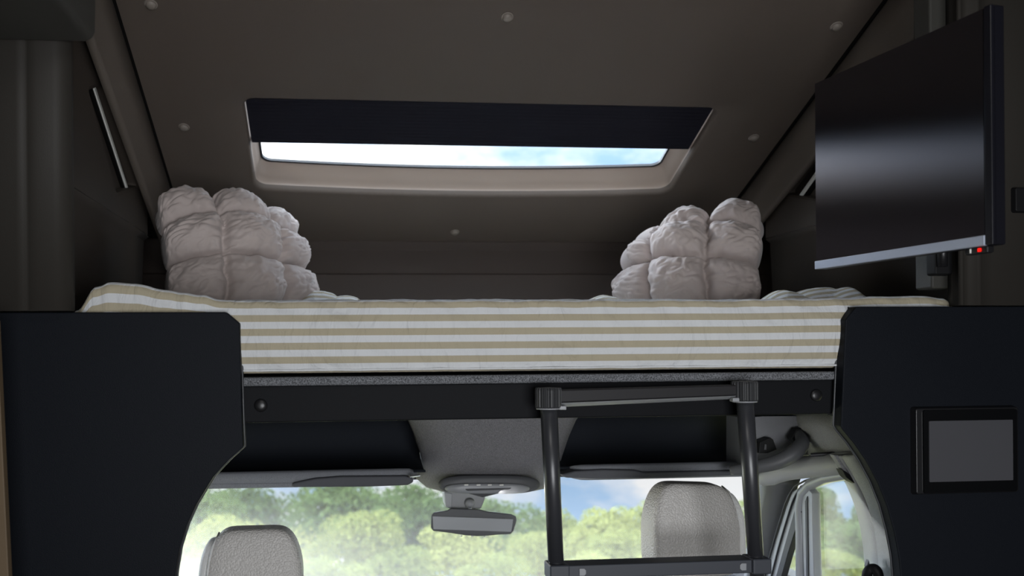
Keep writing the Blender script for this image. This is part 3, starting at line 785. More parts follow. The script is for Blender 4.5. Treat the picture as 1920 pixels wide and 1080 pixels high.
# ================================================================== CAB
# overhead console
def console():
    t = thing('overhead_console', 'grey felt overhead console with dome lamp above the windscreen', 'console', P(920, 915, 2.55))
    L_ = [(755, 770), (770, 795), (783, 825), (793, 860), (794, 885), (780, 897), (800, 914), (830, 922)]
    R_ = [(1095, 765), (1079, 790), (1066, 820), (1054, 855), (1046, 885), (1042, 900), (1032, 914), (1000, 921)]
    Yr = [2.40, 2.41, 2.43, 2.46, 2.5, 2.53, 2.58, 2.64]
    rings = []
    for (lx, ly), (rx, ry), Y in zip(L_, R_, Yr):
        ring = []
        for k in range(25):
            u = k / 24; px = lx + (rx - lx) * u; py = ly + (ry - ly) * u
            e = (1 - abs(2 * u - 1) ** 3.0)
            ring.append(P(px, py, Y + .10 - .12 * e))
        l, r = ring[0], ring[-1]
        ring += [Vector((r.x - .0, 2.86, r.z + .02)), Vector((l.x + .0, 2.86, l.z + .02))]
        rings.append(ring)
    obj('console_body', loft(rings), MT['console'], t, smooth=True, bevel=0)
    # dome lamp
    def disc(x0, x1, y0, y1, Y0, Y1, m, name, tt=0.0):
        ring0 = []; ring1 = []; c = ((x0 + x1) / 2, (y0 + y1) / 2)
        rr = []
        for sc, Y in ((1.0, Y1), (1.0, Y0), (.9, Y0 - .008), (.6, Y0 - .011)):
            rr.append([P(c[0] + math.copysign(abs(math.cos(a)) ** .55, math.cos(a)) * (x1 - x0) / 2 * sc, c[1] + math.copysign(abs(math.sin(a)) ** .8, math.sin(a)) * (y1 - y0) / 2 * sc, Y) for a in [2 * pi * k / 40 for k in range(40)]])
        return obj(name, loft(rr[::-1]), m, t, smooth=True)
    bz = disc(822, 1012, 891, 926, 2.47, 2.6, MT['trimdark'], 'lamp_bezel')
    lm = disc(834, 993, 906, 926, 2.455, 2.58, MT['greyplastic'], 'dome_lamp')
    for px in (874, 897, 918, 940):
        p = P(px, 909, 2.444); obj('lamp_switch', box(p.x - .006, p.x + .006, p.y - .004, p.y + .006, p.z - .002, p.z + .002), MT['white'], lm, bevel=.001)
    p0, p1 = P(868, 922, 2.44), P(950, 914, 2.44)
    obj('lamp_cover', hexa([P(872, 917, 2.44), P(960, 915, 2.44), P(950, 922, 2.45), P(905, 933, 2.46), P(880, 926, 2.45)], [p + Vector((0, .08, 0)) for p in (P(872, 917, 2.44), P(960, 915, 2.44), P(950, 922, 2.45), P(905, 933, 2.46), P(880, 926, 2.45))]), MT['trimdark'], t, bevel=.003)
console()

# overhead shelves with dark pockets
def shelf(label, xl_, xr_, xb0, xb1, pl=0, pr=0):
    t = thing('overhead_shelf', label, 'shelf', ((xl_ + xr_) / 2, 2.6, P(900, 905, 2.45).z), 'overhead shelves in the cab')
    Yf = 2.42
    zt0 = P(900, 795, Yf).z; zl0 = P(900, 880, Yf).z; zl1 = P(900, 903, Yf).z
    # pocket: curved back falling to the lip
    prof = [(Yf + .05, zl0 - .006), (Yf + .1, zl0 - .01), (Yf + .2, zl0 + .01), (Yf + .27, zl0 + .05), (Yf + .24, zt0 + .0), (Yf + .05, zt0 + .022), (Yf - .1, zt0 + .03)]
    NXs = 16
    rows = []
    for y, z in prof:
        rows.append([Vector((xl_ - pl + (xr_ + pr - xl_ + pl) * j / NXs, y, z)) for j in range(NXs + 1)])
    obj('pocket', grid(rows), MT['pocket'], t, smooth=True, solid=.006)
    # padded lip
    lp = [(Yf, zl0 - .002), (Yf + .012, zl0 + .006), (Yf + .03, zl0), (Yf + .2, zl0 - .03), (Yf + .33, zl1 - .004), (Yf + .3, zl1 - .02), (Yf + .1, zl1 - .010), (Yf + .02, zl1 - .006), (Yf + .002, zl1 + .004)]
    rings = []
    for j in range(31):
        u = j / 30; x = xl_ + (xr_ - xl_) * u
        e = min(1, (u * (xr_ - xl_)) / .05 if xb0 else 1, ((1 - u) * (xr_ - xl_)) / .05 if xb1 else 1); e = math.sqrt(max(0, 1 - (1 - e) ** 2)); e = .25 + .75 * e
        cyy, czz = Yf + .12, (zl0 + zl1) / 2 - .005
        rings.append([Vector((x, cyy + (y - cyy) * e, czz + (z - czz) * e)) for y, z in lp])
    obj('lip', loft(rings), MT['lip'], t, smooth=True, bevel=0)
    return t
shelf('left overhead shelf with dark pocket and grey padded lip', -.66, P(783, 860, 2.5).x, False, True, 0, .02)
shelf('right overhead shelf with dark pocket and grey padded lip', P(1056, 860, 2.5).x, P(1412, 860, 2.42).x, True, False, .02, .16)

# sun visors folded up under the lips
def visor(label, pts, Y, th):
    t = thing('sun_visor', label, 'sun visor', P(sum(p[0] for p in pts) / len(pts), max(p[1] for p in pts), Y), 'sun visors folded up in the cab')
    a = [P(x, y, Y) for x, y in pts]; b = [p + Vector((0, th, -.004)) for p in a]
    obj('visor_pad', hexa(a, b), MT['visor'], t, bevel=.006, seg=3, angle=30)
    return t
v = visor('left folded sun visor beside the overhead console', [(548, 906), (590, 897), (640, 893), (760, 892), (774, 896), (776, 904), (765, 910), (690, 913), (548, 914)], 2.405, .16)
p0, p1 = P(400, 911, 2.42), P(560, 911, 2.42)
obj('visor_flap', hexa([P(395, 907, 2.42), P(560, 905, 2.42), P(560, 914, 2.42), P(390, 917, 2.42)], [p + Vector((0, .12, 0)) for p in (P(395, 907, 2.42), P(560, 905, 2.42), P(560, 914, 2.42), P(390, 917, 2.42))]), MT['lip'], v, bevel=.003)
p = P(768, 893, 2.39); obj('hinge', tube([p, p + Vector((.03, .02, .0))], .004, 10), MT['chrome'], v)
v = visor('right folded sun visor behind the ladder', [(1052, 890), (1078, 883), (1130, 880), (1190, 881), (1208, 885), (1395, 882), (1395, 891), (1240, 897), (1120, 898), (1060, 896)], 2.405, .16)

# side roof trim and corner of the headliner at the right
t = thing('headliner_corner', 'grey moulded headliner corner behind the grab handle', 'trim', P(1500, 865, 2.35))
A = [(1396, 783), (1430, 781), (1516, 780), (1522, 790), (1526, 803), (1537, 812), (1552, 834), (1560, 842), (1572, 850), (1540, 851), (1500, 855), (1470, 870), (1430, 882), (1396, 884)]
ya = [2.38] * 2 + [2.3] * 8 + [2.34, 2.37, 2.38, 2.38]
ring = [P(x, y, Y) for (x, y), Y in zip(A, ya)]
obj('corner_body', hexa(ring, [p + Vector((.0, .12, 0)) for p in ring]), MT['corner'], t, bevel=.004, angle=30)
hd = thing('grab_handle', 'dark curved grab handle at the right end of the shelf', 'handle', P(1450, 880, 2.28), None)
hp = cr([P(1370, 882, 2.34), P(1415, 876, 2.3), P(1460, 865, 2.27), P(1490, 848, 2.26), P(1504, 830, 2.27), P(1500, 815, 2.3), P(1496, 805, 2.33)], 8)
rr = [.012 + .010 * math.sin(pi * min(1, i / (len(hp) - 1) * 1.15)) ** .8 for i in range(len(hp))]
obj('grip', tube(hp, rr, 16), MT['trimdark'], hd, smooth=True)
obj('mount', prism([P(1484, 822, 2.3), P(1494, 803, 2.3), P(1503, 802, 2.3), P(1506, 825, 2.3), P(1498, 836, 2.3)], (0, .03, 0)), MT['matteblack'], hd, bevel=.003)
ck = thing('clip_hook', 'small black clip on the headliner left of the grab handle', 'hook', P(1437, 846, 2.34))
a = [P(1423, 850, 2.335), P(1425, 829, 2.335), P(1444, 820, 2.335), P(1450, 824, 2.335), P(1457, 843, 2.335), P(1440, 850, 2.335)]
obj('clip_body', prism(a, (0, .05, 0)), MT['matteblack'], ck, bevel=.002)
obj('clip_tab', prism([P(1432, 843, 2.333), P(1433, 833, 2.333), P(1436, 833, 2.333), P(1436, 843, 2.333)], (0, -.003, 0)), MT['trimdark'], ck)
# pale roof rail trim at the far right
t = thing('roof_side_trim', 'pale speckled roof side trim above the door, right of the grab handle', 'trim', P(1570, 850, 2.1))
top = [(1470, 768, 2.48), (1512, 772, 2.24), (1560, 772, 2.12), (1610, 772, 2.02)]
r1 = [(1470, 788, 2.48), (1514, 788, 2.2), (1560, 790, 2.1), (1620, 792, 2.0)]
r2 = [(1470, 801, 2.48), (1521, 801, 2.19), (1556, 805, 2.09), (1625, 812, 2.0)]
r3 = [(1470, 822, 2.48), (1539, 822, 2.18), (1575, 828, 2.1), (1640, 838, 2.0)]
r4 = [(1470, 838, 2.48), (1552, 838, 2.18), (1590, 843, 2.1), (1655, 852, 2.0)]
r5 = [(1470, 866, 2.48), (1564, 852, 2.18), (1600, 849, 2.1), (1660, 860, 2.0)]
obj('trim_body', grid([[P(*q) for q in r] for r in (top, r1, r2, r3, r4, r5)]), MT['trim'], t, smooth=True, solid=.008, soff=1, bevel=0)
obj('gasket', tube([P(1520, 853, 2.2), P(1570, 850, 2.17), P(1622, 852, 2.06), P(1665, 858, 1.98)], .0055, 8), MT['rubber'], t)

# door on the right: frame, panes
XD = 1.335
door = struct('door_1', tube([PX(1503, 1200, XD), PX(1502, 1000, XD), PX(1500, 950, XD), PX(1505, 925, XD), PX(1520, 908, XD), PX(1548, 896, XD), PX(1590, 889, XD), PX(1640, 884, XD)], .015, 12), MT['doorframe'], smooth=True)
def dpoly(name, pts, m, d=.02, bevel=.003, X=XD, par=door):
    return obj(name, prism([PX(x, y, X) for x, y in pts], (d, 0, 0)), m, par, bevel=bevel, angle=30)
dpoly('window_bar', [(1502, 930), (1514, 915), (1523, 925), (1524, 1000), (1527, 1100), (1531, 1250), (1512, 1250), (1507, 1080), (1503, 980)], MT['doorframe'], .025, X=XD - .005)
dpoly('bar_seal', [(1509, 940), (1513, 930), (1514, 1000), (1518, 1250), (1514, 1250), (1510, 1000)], MT['rubber'], .012, .001, X=XD - .008)
dpoly('front_frame', [(1430, 1095), (1452, 1020), (1474, 950), (1485, 922), (1510, 906), (1545, 894), (1590, 888), (1588, 899), (1548, 905), (1520, 915), (1506, 932), (1500, 950), (1490, 958), (1470, 1040), (1452, 1110)], MT['doorframe'], .02)
dpoly('quarter_seal', [(1497, 945), (1502, 960), (1478, 1035), (1464, 1085), (1450, 1130), (1440, 1130), (1456, 1075), (1474, 1010), (1490, 955)], MT['rubber'], .02, .002, X=XD - .006)
for k, dx in enumerate((0, 12)):
    obj('frame_groove', tube(cr([PX(x + dx, y, XD - .003) for x, y in ((1432, 1090), (1447, 1030), (1464, 972), (1476, 936), (1490, 912))], 5) + cr([PX(1510 + dx * .3, 901 + dx * .5, XD - .003), PX(1545, 891 + dx * .5, XD - .003), PX(1592, 886 + dx * .5, XD - .003)], 4), .0028, 8), MT['rubber'], door, smooth=True)
obj('quarter_pane', prism([PX(x, y, XD + .012) for x, y in ((1502, 950), (1512, 1250), (1400, 1250), (1466, 1060))], (.004, 0, 0)), MT['doorglass'], door)
obj('window_pane', prism([PX(x, y, XD + .012) for x, y in ((1512, 905), (1560, 892), (1640, 886), (1672, 1000), (1684, 1250), (1520, 1250))], (.004, 0, 0)), MT['doorglass'], door)
# top rail of the door opening, a padded roll
roll = cr([P(1424, 905, 2.44), P(1440, 893, 2.42), P(1470, 882, 2.36), P(1510, 876, 2.28), P(1560, 871, 2.18), P(1612, 868, 2.07), P(1660, 870, 1.98)], 6)
rl = [.012, .02] + [.031] * (len(roll) - 2)
rl = [.031 * min(1, math.sqrt(.12 + i / 8)) for i in range(len(roll))]
g = thing('door_header_trim', 'rounded grey padded trim along the top of the right door', 'trim', P(1520, 900, 2.25))
obj('padded_roll', tube(roll, rl, 20), MT['trimplain'], g, smooth=True)
# A-pillar
ap = [P(1395, 912, 2.6), P(1472, 905, 2.5), P(1462, 945, 2.53), P(1436, 1020, 2.58), P(1415, 1100, 2.66), P(1412, 1120, 2.75), P(1396, 1120, 2.85), P(1398, 1020, 2.75)]
pz = struct('trim_7', grid([cr([P(1500, 900, 2.44), P(1482, 950, 2.47), P(1458, 1020, 2.53), P(1434, 1100, 2.60), P(1380, 1200, 2.75)], 4), cr([P(1440, 905, 2.5), P(1430, 950, 2.54), P(1416, 1020, 2.6), P(1396, 1100, 2.68), P(1366, 1200, 2.79)], 4), cr([P(1408, 905, 2.68), P(1405, 950, 2.72), P(1400, 1020, 2.76), P(1392, 1100, 2.84), P(1370, 1200, 2.95)], 4)]), MT['trimdark'], smooth=True, solid=.02, soff=1)
# B-pillar trim following the partition cut-out
g = thing('door_pillar_trim', 'speckled grey curved pillar trim between the door window and right partition', 'trim', P(1670, 1080, 2.0))
inn = [(1561, 852), (1578, 880), (1596, 912), (1612, 955), (1622, 1000), (1628, 1050), (1632, 1100), (1636, 1200)]
mid_ = [(1584, 852), (1606, 888), (1630, 935), (1645, 985), (1652, 1030), (1655, 1080), (1657, 1120), (1660, 1200)]
out_ = [(1608, 850), (1640, 888), (1668, 940), (1688, 1000), (1697, 1050), (1702, 1090), (1705, 1120), (1710, 1200)]
def yrow(a, Y): return cr([P(x, y, Y) for x, y in a], 4)
obj('inner_face', grid([yrow(inn, 2.16), [a.lerp(b, .5) + Vector((0, -.004, 0)) for a, b in zip(yrow(inn, 2.16), yrow(mid_, 2.05))], yrow(mid_, 2.05)]), MT['trimplain'], g, smooth=True, solid=.01, soff=1)
obj('outer_face', grid([yrow(mid_, 2.045), [a.lerp(b, .5) + Vector((0, -.006, 0)) for a, b in zip(yrow(mid_, 2.045), yrow(out_, 1.93))], yrow(out_, 1.93)]), MT['trim'], g, smooth=True, solid=.01, soff=1)
obj('ridge', tube(yrow(mid_, 2.042), .0018, 8), MT['lip'], g, smooth=True)
# coat hook
hk = thing('coat_hook', 'small black coat hook at the top of the door pillar', 'hook', P(1600, 908, 2.07))
obj('hook_body', prism([P(x, y, 2.075) for x, y in ((1579, 880), (1586, 884), (1597, 892), (1602, 891), (1604, 888), (1612, 906), (1611, 910), (1598, 904), (1587, 895))], (0, .03, 0)), MT['matteblack'], hk, bevel=.002)
obj('hook_base', prism([P(x, y, 2.085) for x, y in ((1563, 853), (1586, 853), (1603, 890), (1597, 893), (1583, 884))], (0, .02, 0)), MT['trim'], hk, bevel=.002)
# seat belt anchor
sbt = thing('seat_belt_guide', 'black seat belt guide on the door pillar at the bottom edge', 'seat belt', P(1640, 1085, 2.0))
obj('guide_body', tube(cr([P(1626, 1100, 2.02), P(1626, 1075, 2.0), P(1636, 1066, 1.99), P(1645, 1072, 1.98), P(1650, 1095, 1.98)], 5), .012, 12), MT['matteblack'], sbt, smooth=True)
obj('guide_bolt', prism([P(x, y, 2.02) for x, y in ((1625, 1062), (1629, 1050), (1631, 1060), (1628, 1072))], (0, .01, 0)), MT['greyplastic'], sbt)
obj('webbing', box(P(1640, 1090, 2.0).x - .022, P(1640, 1090, 2.0).x + .022, 2.0, 2.003, .2, P(1640, 1090, 2.0).z), MT['matteblack'], sbt)

# windscreen
def wsp(x, u): return Vector((x, 2.76 + .62 * u + (.0 - .10 * ((x - .36) / 1.0) ** 2), P(900, 900, 2.76).z + .01 - .72 * u))
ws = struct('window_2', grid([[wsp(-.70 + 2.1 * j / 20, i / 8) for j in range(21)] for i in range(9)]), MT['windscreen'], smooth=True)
obj('top_band', grid([[wsp(-.70 + 2.1 * j / 20, u) + Vector((0, -.006, 0)) for j in range(21)] for u in (-.1, .0)]), MT['rubber'], ws, solid=.004)
zc = wsp(.3, 1).z
struct('wall_cab_left', join(box(-.82, -.72, 1.95, 2.75, 0, .9), box(-.82, -.72, 1.95, 2.75, 1.3, 1.42), box(-.82, -.72, 2.66, 2.8, .9, 1.35), box(-.82, -.72, 1.9, 2.1, .9, 1.35)), MT['trimdark'])
struct('ceiling_cab', box(-.9, 1.85, 2.3, 2.95, zb + .002, zb + .012), MT['pocket'])
struct('floor_cab', box(-.85, 1.75, 1.95, 3.3, .15, .2), MT['shell'])
struct('wall_firewall', box(-.85, 1.75, 3.25, 3.45, .15, zc - .12), MT['trimdark'])
db = thing('dashboard', 'dark dashboard beneath the windscreen', 'dashboard', (.4, 3.0, .2))
dp = [(2.9, .55), (2.86, .68), (2.95, .76), (3.3, zc + .02), (3.3, .5)]
obj('dash_body', hexa([Vector((-.72, y, z)) for y, z in dp], [Vector((1.45, y, z)) for y, z in dp]), MT['trimdark'], db, bevel=.02)
struct('wall_cab_right', box(1.4, 1.45, 1.95, 2.9, .15, .85), MT['trimdark'])

# rear-view mirror
YM = 2.72
rm_ = thing('rear_view_mirror', 'rectangular rear-view mirror hanging from a bracket on the windscreen', 'mirror', P(887, 1005, YM))
ho = [(808, 967), (812, 961), (838, 957), (845, 953), (900, 955), (915, 959), (960, 964), (968, 968), (970, 975), (964, 996), (958, 1002), (935, 1003), (915, 1005), (895, 1006), (870, 1004), (845, 1000), (812, 996), (807, 990)]
a = [P(x, y, YM) for x, y in ho]; c = sum(a, Vector()) / len(a)
b = [c + (p - c) * .9 + Vector((0, .03, 0)) for p in a]
obj('mirror_housing', hexa(a, b), MT['trimdark'], rm_, bevel=.004, seg=3, angle=50)
gl = [P(x, y, YM - .002) for x, y in ((809, 968), (963, 973), (961, 996), (812, 993))]
gl = [P(x, y, YM - .002) for x, y in ((809.5, 967.5), (964, 973), (960, 998), (811, 993))]
gl = [(p - c) * .985 + c for p in gl]
obj('mirror_glass', prism(gl, (0, .004, 0)), MT['mirror'], rm_, bevel=.001)
for px, py in ((865, 1004.5), (885, 1005), (908, 1006)):
    p = P(px, py, YM + .004); obj('mirror_button', box(p.x - .003, p.x + .003, p.y - .006, p.y, p.z - .0015, p.z + .0015), MT['white'], rm_)
br = [(832, 922), (835, 951), (848, 955), (902, 955), (911, 933), (900, 926), (870, 918)]
a = [P(x, y, YM + .03) for x, y in br]
obj('sensor_box', hexa(a, [p + Vector((0, .06, .004)) for p in a]), MT['trimplain'], rm_, bevel=.005, seg=3)
sd = [P(x, y, YM + .026) for x, y in ((833, 923), (848, 926), (847, 955), (836, 951))]
obj('vent_side', prism(sd, (0, .02, 0)), MT['greyplastic'], rm_, bevel=.002)
p = P(880, 945, YM + .03); q2 = P(881, 958, YM + .012)
obj('ball_joint', tube([p + Vector((0, 0, .006)), p + Vector((0, -.012, .0)), p + Vector((0, -.016, -.006))], [.017, .016, .010], 20), MT['trimplain'], rm_, smooth=True)
obj('stem', tube([p + Vector((0, -.008, -.004)), q2], .006, 12), MT['chrome'], rm_, smooth=True)

# seats with headrests
def superbox(c, sx, sy, sz, e=4.0, n=28, taper=0.0, flare=None):
    # cube-sphere superellipsoid
    V = []; FC = []
    key = {}
    def add(v):
        k = tuple(round(x, 5) for x in v)
        if k not in key: key[k] = len(V); V.append(Vector(v))
        return key[k]
    for ax in range(3):
        for sg in (-1, 1):
            idx = []
            for i in range(n + 1):
                r = []
                for j in range(n + 1):
                    p = [0, 0, 0]; p[ax] = sg; p[(ax + 1) % 3] = math.tan((2 * i / n - 1) * pi / 4); p[(ax + 2) % 3] = math.tan((2 * j / n - 1) * pi / 4)
                    d = (abs(p[0]) ** e + abs(p[1]) ** e + abs(p[2]) ** e) ** (1 / e)
                    r.append(add((p[0] / d, p[1] / d, p[2] / d)))
                idx.append(r)
            for i in range(n):
                for j in range(n):
                    f = [idx[i][j], idx[i + 1][j], idx[i + 1][j + 1], idx[i][j + 1]]
                    FC.append(f if sg > 0 else f[::-1])
    out = []
    for v in V:
        w = 1 - taper * max(0, v.z) ** 2
        out.append(Vector((c[0] + v.x * sx * w, c[1] + v.y * sy * (1 - .35 * max(0, v.z)), c[2] + v.z * sz)))
    return out, FC
def seat(label, pxl, pxr, pyt, Y, side_s, tilt):
    a, b = P(pxl, pyt, Y), P(pxr, pyt, Y); w = (b.x - a.x); cx_ = (a.x + b.x) / 2; ztop = a.z
    t = thing('car_seat', label, 'car seat', (cx_, Y + .1, .2), 'cab seats')
    h = .235
    g = superbox((cx_, Y + .06, ztop - h / 2), w / 2, .065, h / 2, 7, 26, .27)
    for v in g[0]:                         # a little tilt of the top edge
        v.z += tilt * (v.x - cx_) * max(0, (v.z - (ztop - h)) / h)
    hr = obj('headrest', g, MT['leather'], t, smooth=True)
    # pale side panel and its seam
    sx = cx_ + side_s * w * .5
    g2 = superbox((sx - side_s * .004, Y + .066, ztop - h / 2 - .010), .022, .058, h / 2 - .016, 4, 16, .0)
    for v in g2[0]: v.x -= side_s * .24 * (w / 2) * max(0, (v.z - (ztop - h / 2)) / (h / 2)) ** 2
    obj('side_panel', g2, MT['leatherlight'], hr, smooth=True)
    sm = []
    for i in range(24):
        z = -1 + 1.9 * i / 23; r = (1 - abs(z) ** 5.5) ** (1 / 5.5)
        sm.append(Vector((cx_ + side_s * (w / 2) * (1 - .24 * max(0, z) ** 2) * .93 * (1 if r > .8 else r + .15), Y + .06 - .065 * (1 - .35 * max(0, z)) * (max(0, r ** 5.5 - .9 ** 5.5)) ** (1 / 5.5) * 1.03, ztop - h / 2 + z * h / 2)))
    obj('seam', tube(sm, .0022, 8), MT['leatherlight'], hr, smooth=True)
    for s in (-1, 1):
        obj('headrest_post', tube([Vector((cx_ + s * .05, Y + .07, ztop - h + .03)), Vector((cx_ + s * .05, Y + .07, ztop - h - .12))], .006, 10), MT['chrome'], t, smooth=True)
    obj('backrest', superbox((cx_, Y + .1, (ztop - h - .04 + .62) / 2), .25, .09, (ztop - h - .04 - .62) / 2, 4, 18, .25), MT['leather'], t, smooth=True)
    obj('seat_cushion', superbox((cx_, Y + .3, .58), .26, .27, .09, 4, 14), MT['leather'], t, smooth=True)
    obj('seat_base', box(cx_ - .2, cx_ + .2, Y + .05, Y + .5, .2, .52), MT['trimdark'], t, bevel=.02)
seat('right cab seat with a grey leather headrest showing between the ladder poles', 1228, 1394, 913, 2.08, 1, -.05)
seat('left cab seat with a grey leather headrest at the bottom edge', 381, 566, 1000, 2.08, -1, .0)

# ================================================================== OUTSIDE
def ground_z(y, x=0): return -.4 if y < 3.8 else -.4 - (y - 3.8) * .285 + min(1, (y - 3.8) / 10) * .6 * nz(x * .06, y * .06)
rows = []
for i in range(60):
    y = -12 + 100 * i / 59
    rows.append([Vector((x, y, ground_z(y, x))) for x in [-60 + 180 * j / 50 for j in range(51)]])
struct('ground', grid(rows), MT['ground'], smooth=True)

def crown(seed, spread, n, leaf, squash=.8, lobes=14):
    rnd = random.Random(seed); V = []; FC = []; L_ = []
    for i in range(lobes):
        a = rnd.uniform(0, 2 * pi); r = spread * math.sqrt(rnd.random()) * .72; z = .42 + .5 * rnd.random() * (1 - (r / spread) ** 2 * .6)
        L_.append((Vector((r * math.cos(a), r * math.sin(a), z)), rnd.uniform(.16, .27) * (spread / .5)))
    L_.append((Vector((0, 0, .8)), .2)); 
    for i in range(n):
        c, R = rnd.choice(L_)
        d = Vector((rnd.gauss(0, 1), rnd.gauss(0, 1), rnd.gauss(.25, 1))).normalized()
        p = c + Vector((d.x, d.y, d.z * squash)) * R * rnd.uniform(.75, 1.06)
        nn = (d + Vector((rnd.gauss(0, .5), rnd.gauss(0, .5), rnd.gauss(.2, .5)))).normalized()
        u = nn.cross(Vector((rnd.random() - .5, rnd.random() - .5, rnd.random() - .5))).normalized(); w = nn.cross(u)
        s = leaf * rnd.uniform(.6, 1.3); k = len(V)
        V += [p - u * s, p - w * s * .55 + nn * s * .15, p + u * s, p + w * s * .55 + nn * s * .15]; FC.append([k, k + 1, k + 2, k + 3])
    return V, FC
protos = []
for k in range(6):
    sp = .48 if k != 5 else .3
    V, FC = crown(50 + k, sp, 6500, .022, .8, 16)
    me = bpy.data.meshes.new('crown'); me.from_pydata([tuple(v) for v in V], [], FC); me.update()
    me.materials.append(MT['leafd'] if k in (2, 5) else MT['leafy'])
    tr = tube([(0, 0, -.05), (.01, 0, .2), (0, .01, .45), (.02, 0, .7)], [.035, .028, .02, .01], 8)
    mt2 = bpy.data.meshes.new('trunk'); mt2.from_pydata([tuple(v) for v in tr[0]], [], tr[1]); mt2.update(); mt2.materials.append(MT['bark'])
    protos.append((me, mt2))
def tree(px, pyt, Y, k, label, wide=1.0, rot=0.0):
    top = P(px, pyt, Y); gz = ground_z(Y, top.x); h = top.z - gz
    t = thing('tree', label, 'tree', (top.x, Y, gz), 'trees on the hillside outside')
    t.rotation_euler = (0, 0, rot); t.scale = (h * wide, h * wide, h)
    for nm, me in zip(('crown', 'trunk'), protos[k]):
        o = bpy.data.objects.new(nm, me); COL.objects.link(o); o.parent = t
ordw = ['first', 'second', 'third', 'fourth', 'fifth', 'sixth', 'seventh', 'eighth', 'ninth', 'tenth', 'eleventh', 'twelfth', 'thirteenth', 'fourteenth']
rt = random.Random(3)
rows_ = [('back', 66, .95, [(345, 895), (480, 905), (640, 890), (790, 905), (930, 930), (1040, 950), (1130, 950), (1225, 942), (1320, 938), (1405, 932), (1530, 905), (1625, 930)]),
         ('middle', 54, 1.08, [(380, 975), (530, 985), (680, 955), (850, 975), (1010, 995), (1160, 985), (1320, 985), (1475, 975), (1595, 975)]),
         ('front', 43, 1.45, [(350, 1050), (480, 1040), (620, 1050), (760, 1025), (920, 1045), (1100, 1035), (1260, 1040), (1415, 1030), (1570, 1030)])]
for nm, Y, wd, row in rows_:
    nd = 0
    for i, (x, y) in enumerate(row):
        k = rt.choice([2, 2, 0, 3]) if nm == 'back' else rt.choice([0, 1, 3, 4, 0, 1, 3, 2])
        if x in (1530, 1625): k = 5
        look = 'dark green' if k in (2, 5) else 'yellow-green'
        if x > 1440:
            lab = f"{look} leafy tree seen through the right door window, {('left one', 'right one')[nd] if nm == 'back' else 'further left' if x < 1500 else 'further right'} in the {nm} row"; nd += 1
        else:
            lab = f'{look} leafy tree seen through the windscreen, {ordw[i]} from the left in the {nm} row'
        tree(x + rt.uniform(-10, 10), y, Y + (3.5 if i % 2 else -3.5) + rt.uniform(-.8, .8), k, lab, wd * rt.uniform(.9, 1.08), rt.uniform(0, 6.28))

# ================================================================== LIGHT
W = bpy.data.worlds.new('sky'); SC.world = W; W.use_nodes = True
N, L = W.node_tree.nodes, W.node_tree.links; BG = N['Background']
tc = N.new('ShaderNodeTexCoord'); mp = N.new('ShaderNodeMapping'); mp.inputs['Scale'].default_value = (1, 1, 2.4); mp.inputs['Location'].default_value = (.3, .1, .35)
L.new(tc.outputs['Generated'], mp.inputs['Vector'])
n1 = N.new('ShaderNodeTexNoise'); n1.inputs['Scale'].default_value = 5.5; n1.inputs['Detail'].default_value = 7; n1.inputs['Roughness'].default_value = .55
L.new(mp.outputs['Vector'], n1.inputs['Vector'])
cl = N.new('ShaderNodeValToRGB'); cl.color_ramp.elements[0].position = .39; cl.color_ramp.elements[1].position = .56
cl.color_ramp.elements[0].color = (.36, .56, .86, 1); cl.color_ramp.elements[1].color = (.98, .97, 1.0, 1)
L.new(n1.outputs['Fac'], cl.inputs['Fac'])
sp = N.new('ShaderNodeSeparateXYZ'); L.new(tc.outputs['Generated'], sp.inputs['Vector'])
mr = N.new('ShaderNodeValToRGB'); mr.color_ramp.interpolation = 'LINEAR'
for p_, v_ in ((0, .095), (.1, .15), (.24, .17), (.45, 1.0)):
    e = mr.color_ramp.elements[0] if p_ == 0 else mr.color_ramp.elements[1] if p_ == .1 else mr.color_ramp.elements.new(p_)
    e.position = p_; e.color = (v_, v_, v_, 1)
L.new(sp.outputs['Z'], mr.inputs['Fac'])
mq = N.new('ShaderNodeMath'); mq.operation = 'MULTIPLY'; mq.inputs[1].default_value = 10; L.new(mr.outputs['Color'], mq.inputs[0])
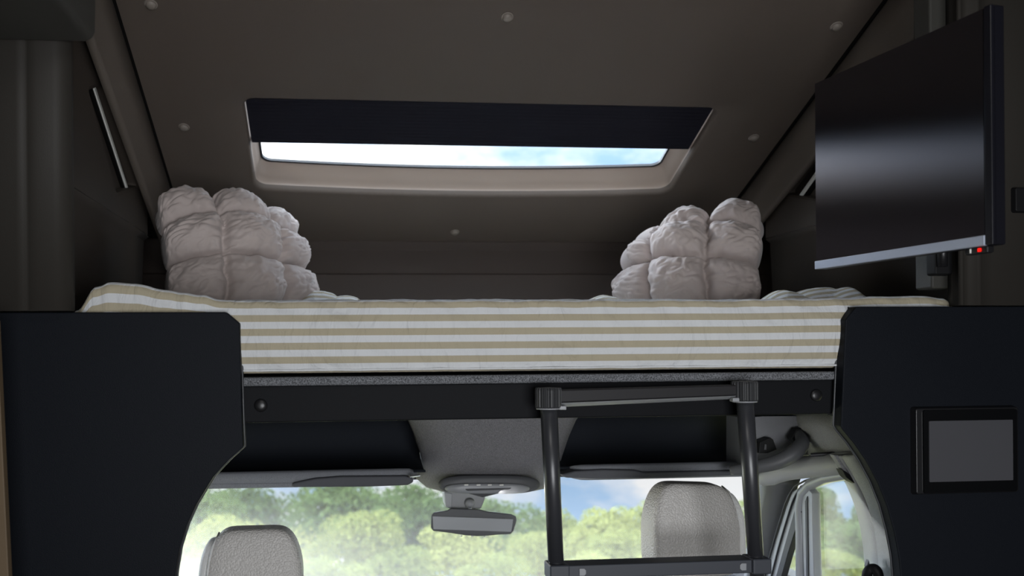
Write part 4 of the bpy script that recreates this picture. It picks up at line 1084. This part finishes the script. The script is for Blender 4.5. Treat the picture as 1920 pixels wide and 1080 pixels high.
L.new(cl.outputs['Color'], BG.inputs['Color']); dp_ = N.new('ShaderNodeVectorMath'); dp_.operation = 'DOT_PRODUCT'; dp_.inputs[1].default_value = (-.549, .798, .249); L.new(tc.outputs['Generated'], dp_.inputs[0])
gw = N.new('ShaderNodeMapRange'); gw.interpolation_type = 'SMOOTHSTEP'; gw.inputs['From Min'].default_value = .76; gw.inputs['From Max'].default_value = .98; gw.inputs['To Min'].default_value = 1; gw.inputs['To Max'].default_value = 4
L.new(dp_.outputs['Value'], gw.inputs['Value'])
m3 = N.new('ShaderNodeMath'); m3.operation = 'MULTIPLY'; L.new(mq.outputs[0], m3.inputs[0]); L.new(gw.outputs['Result'], m3.inputs[1])
L.new(m3.outputs[0], BG.inputs['Strength'])

def lamp(kind, name, loc, rot_to, energy, color=(1, 1, 1), **k):
    d = bpy.data.lights.new(name, kind); d.energy = energy; d.color = color
    for a, b in k.items(): setattr(d, a, b)
    o = bpy.data.objects.new(name, d); COL.objects.link(o); o.location = loc
    o.rotation_euler = (Vector(rot_to) - Vector(loc)).to_track_quat('-Z', 'Y').to_euler()
    return o
lamp('SUN', 'sun', (-10, -20, 20), (8, 30, -8), 1.3, (1, .95, .85), angle=math.radians(1.5))
# fill lamp added behind the camera, standing in for unseen living-area windows
lamp('AREA', 'living_area_fill', (.55, -1.2, 1.15), (.6, 2, 1.4), 58, (.95, .97, 1), shape='RECTANGLE', size=1.5, size_y=1.1)
lamp('AREA', 'living_area_upper_fill', (.2, .5, 2.58), (.7, 2.2, 2.3), 3.5, (1, .97, .93), shape='RECTANGLE', size=.6, size_y=.2)  # second added fill, placed high to lighten the cove above the television
# fill light added at the overhead console's dome lamp to brighten the cab
lamp('AREA', 'cab_fill', P(912, 936, 2.42), (.8, 2.1, .6), 1.2, (1, .98, .95), shape='RECTANGLE', size=.16, size_y=.06)

SC.view_settings.view_transform = 'Standard'; SC.view_settings.look = 'None'; SC.view_settings.gamma = 1; SC.view_settings.exposure = 0
SC.view_settings.use_curve_mapping = False
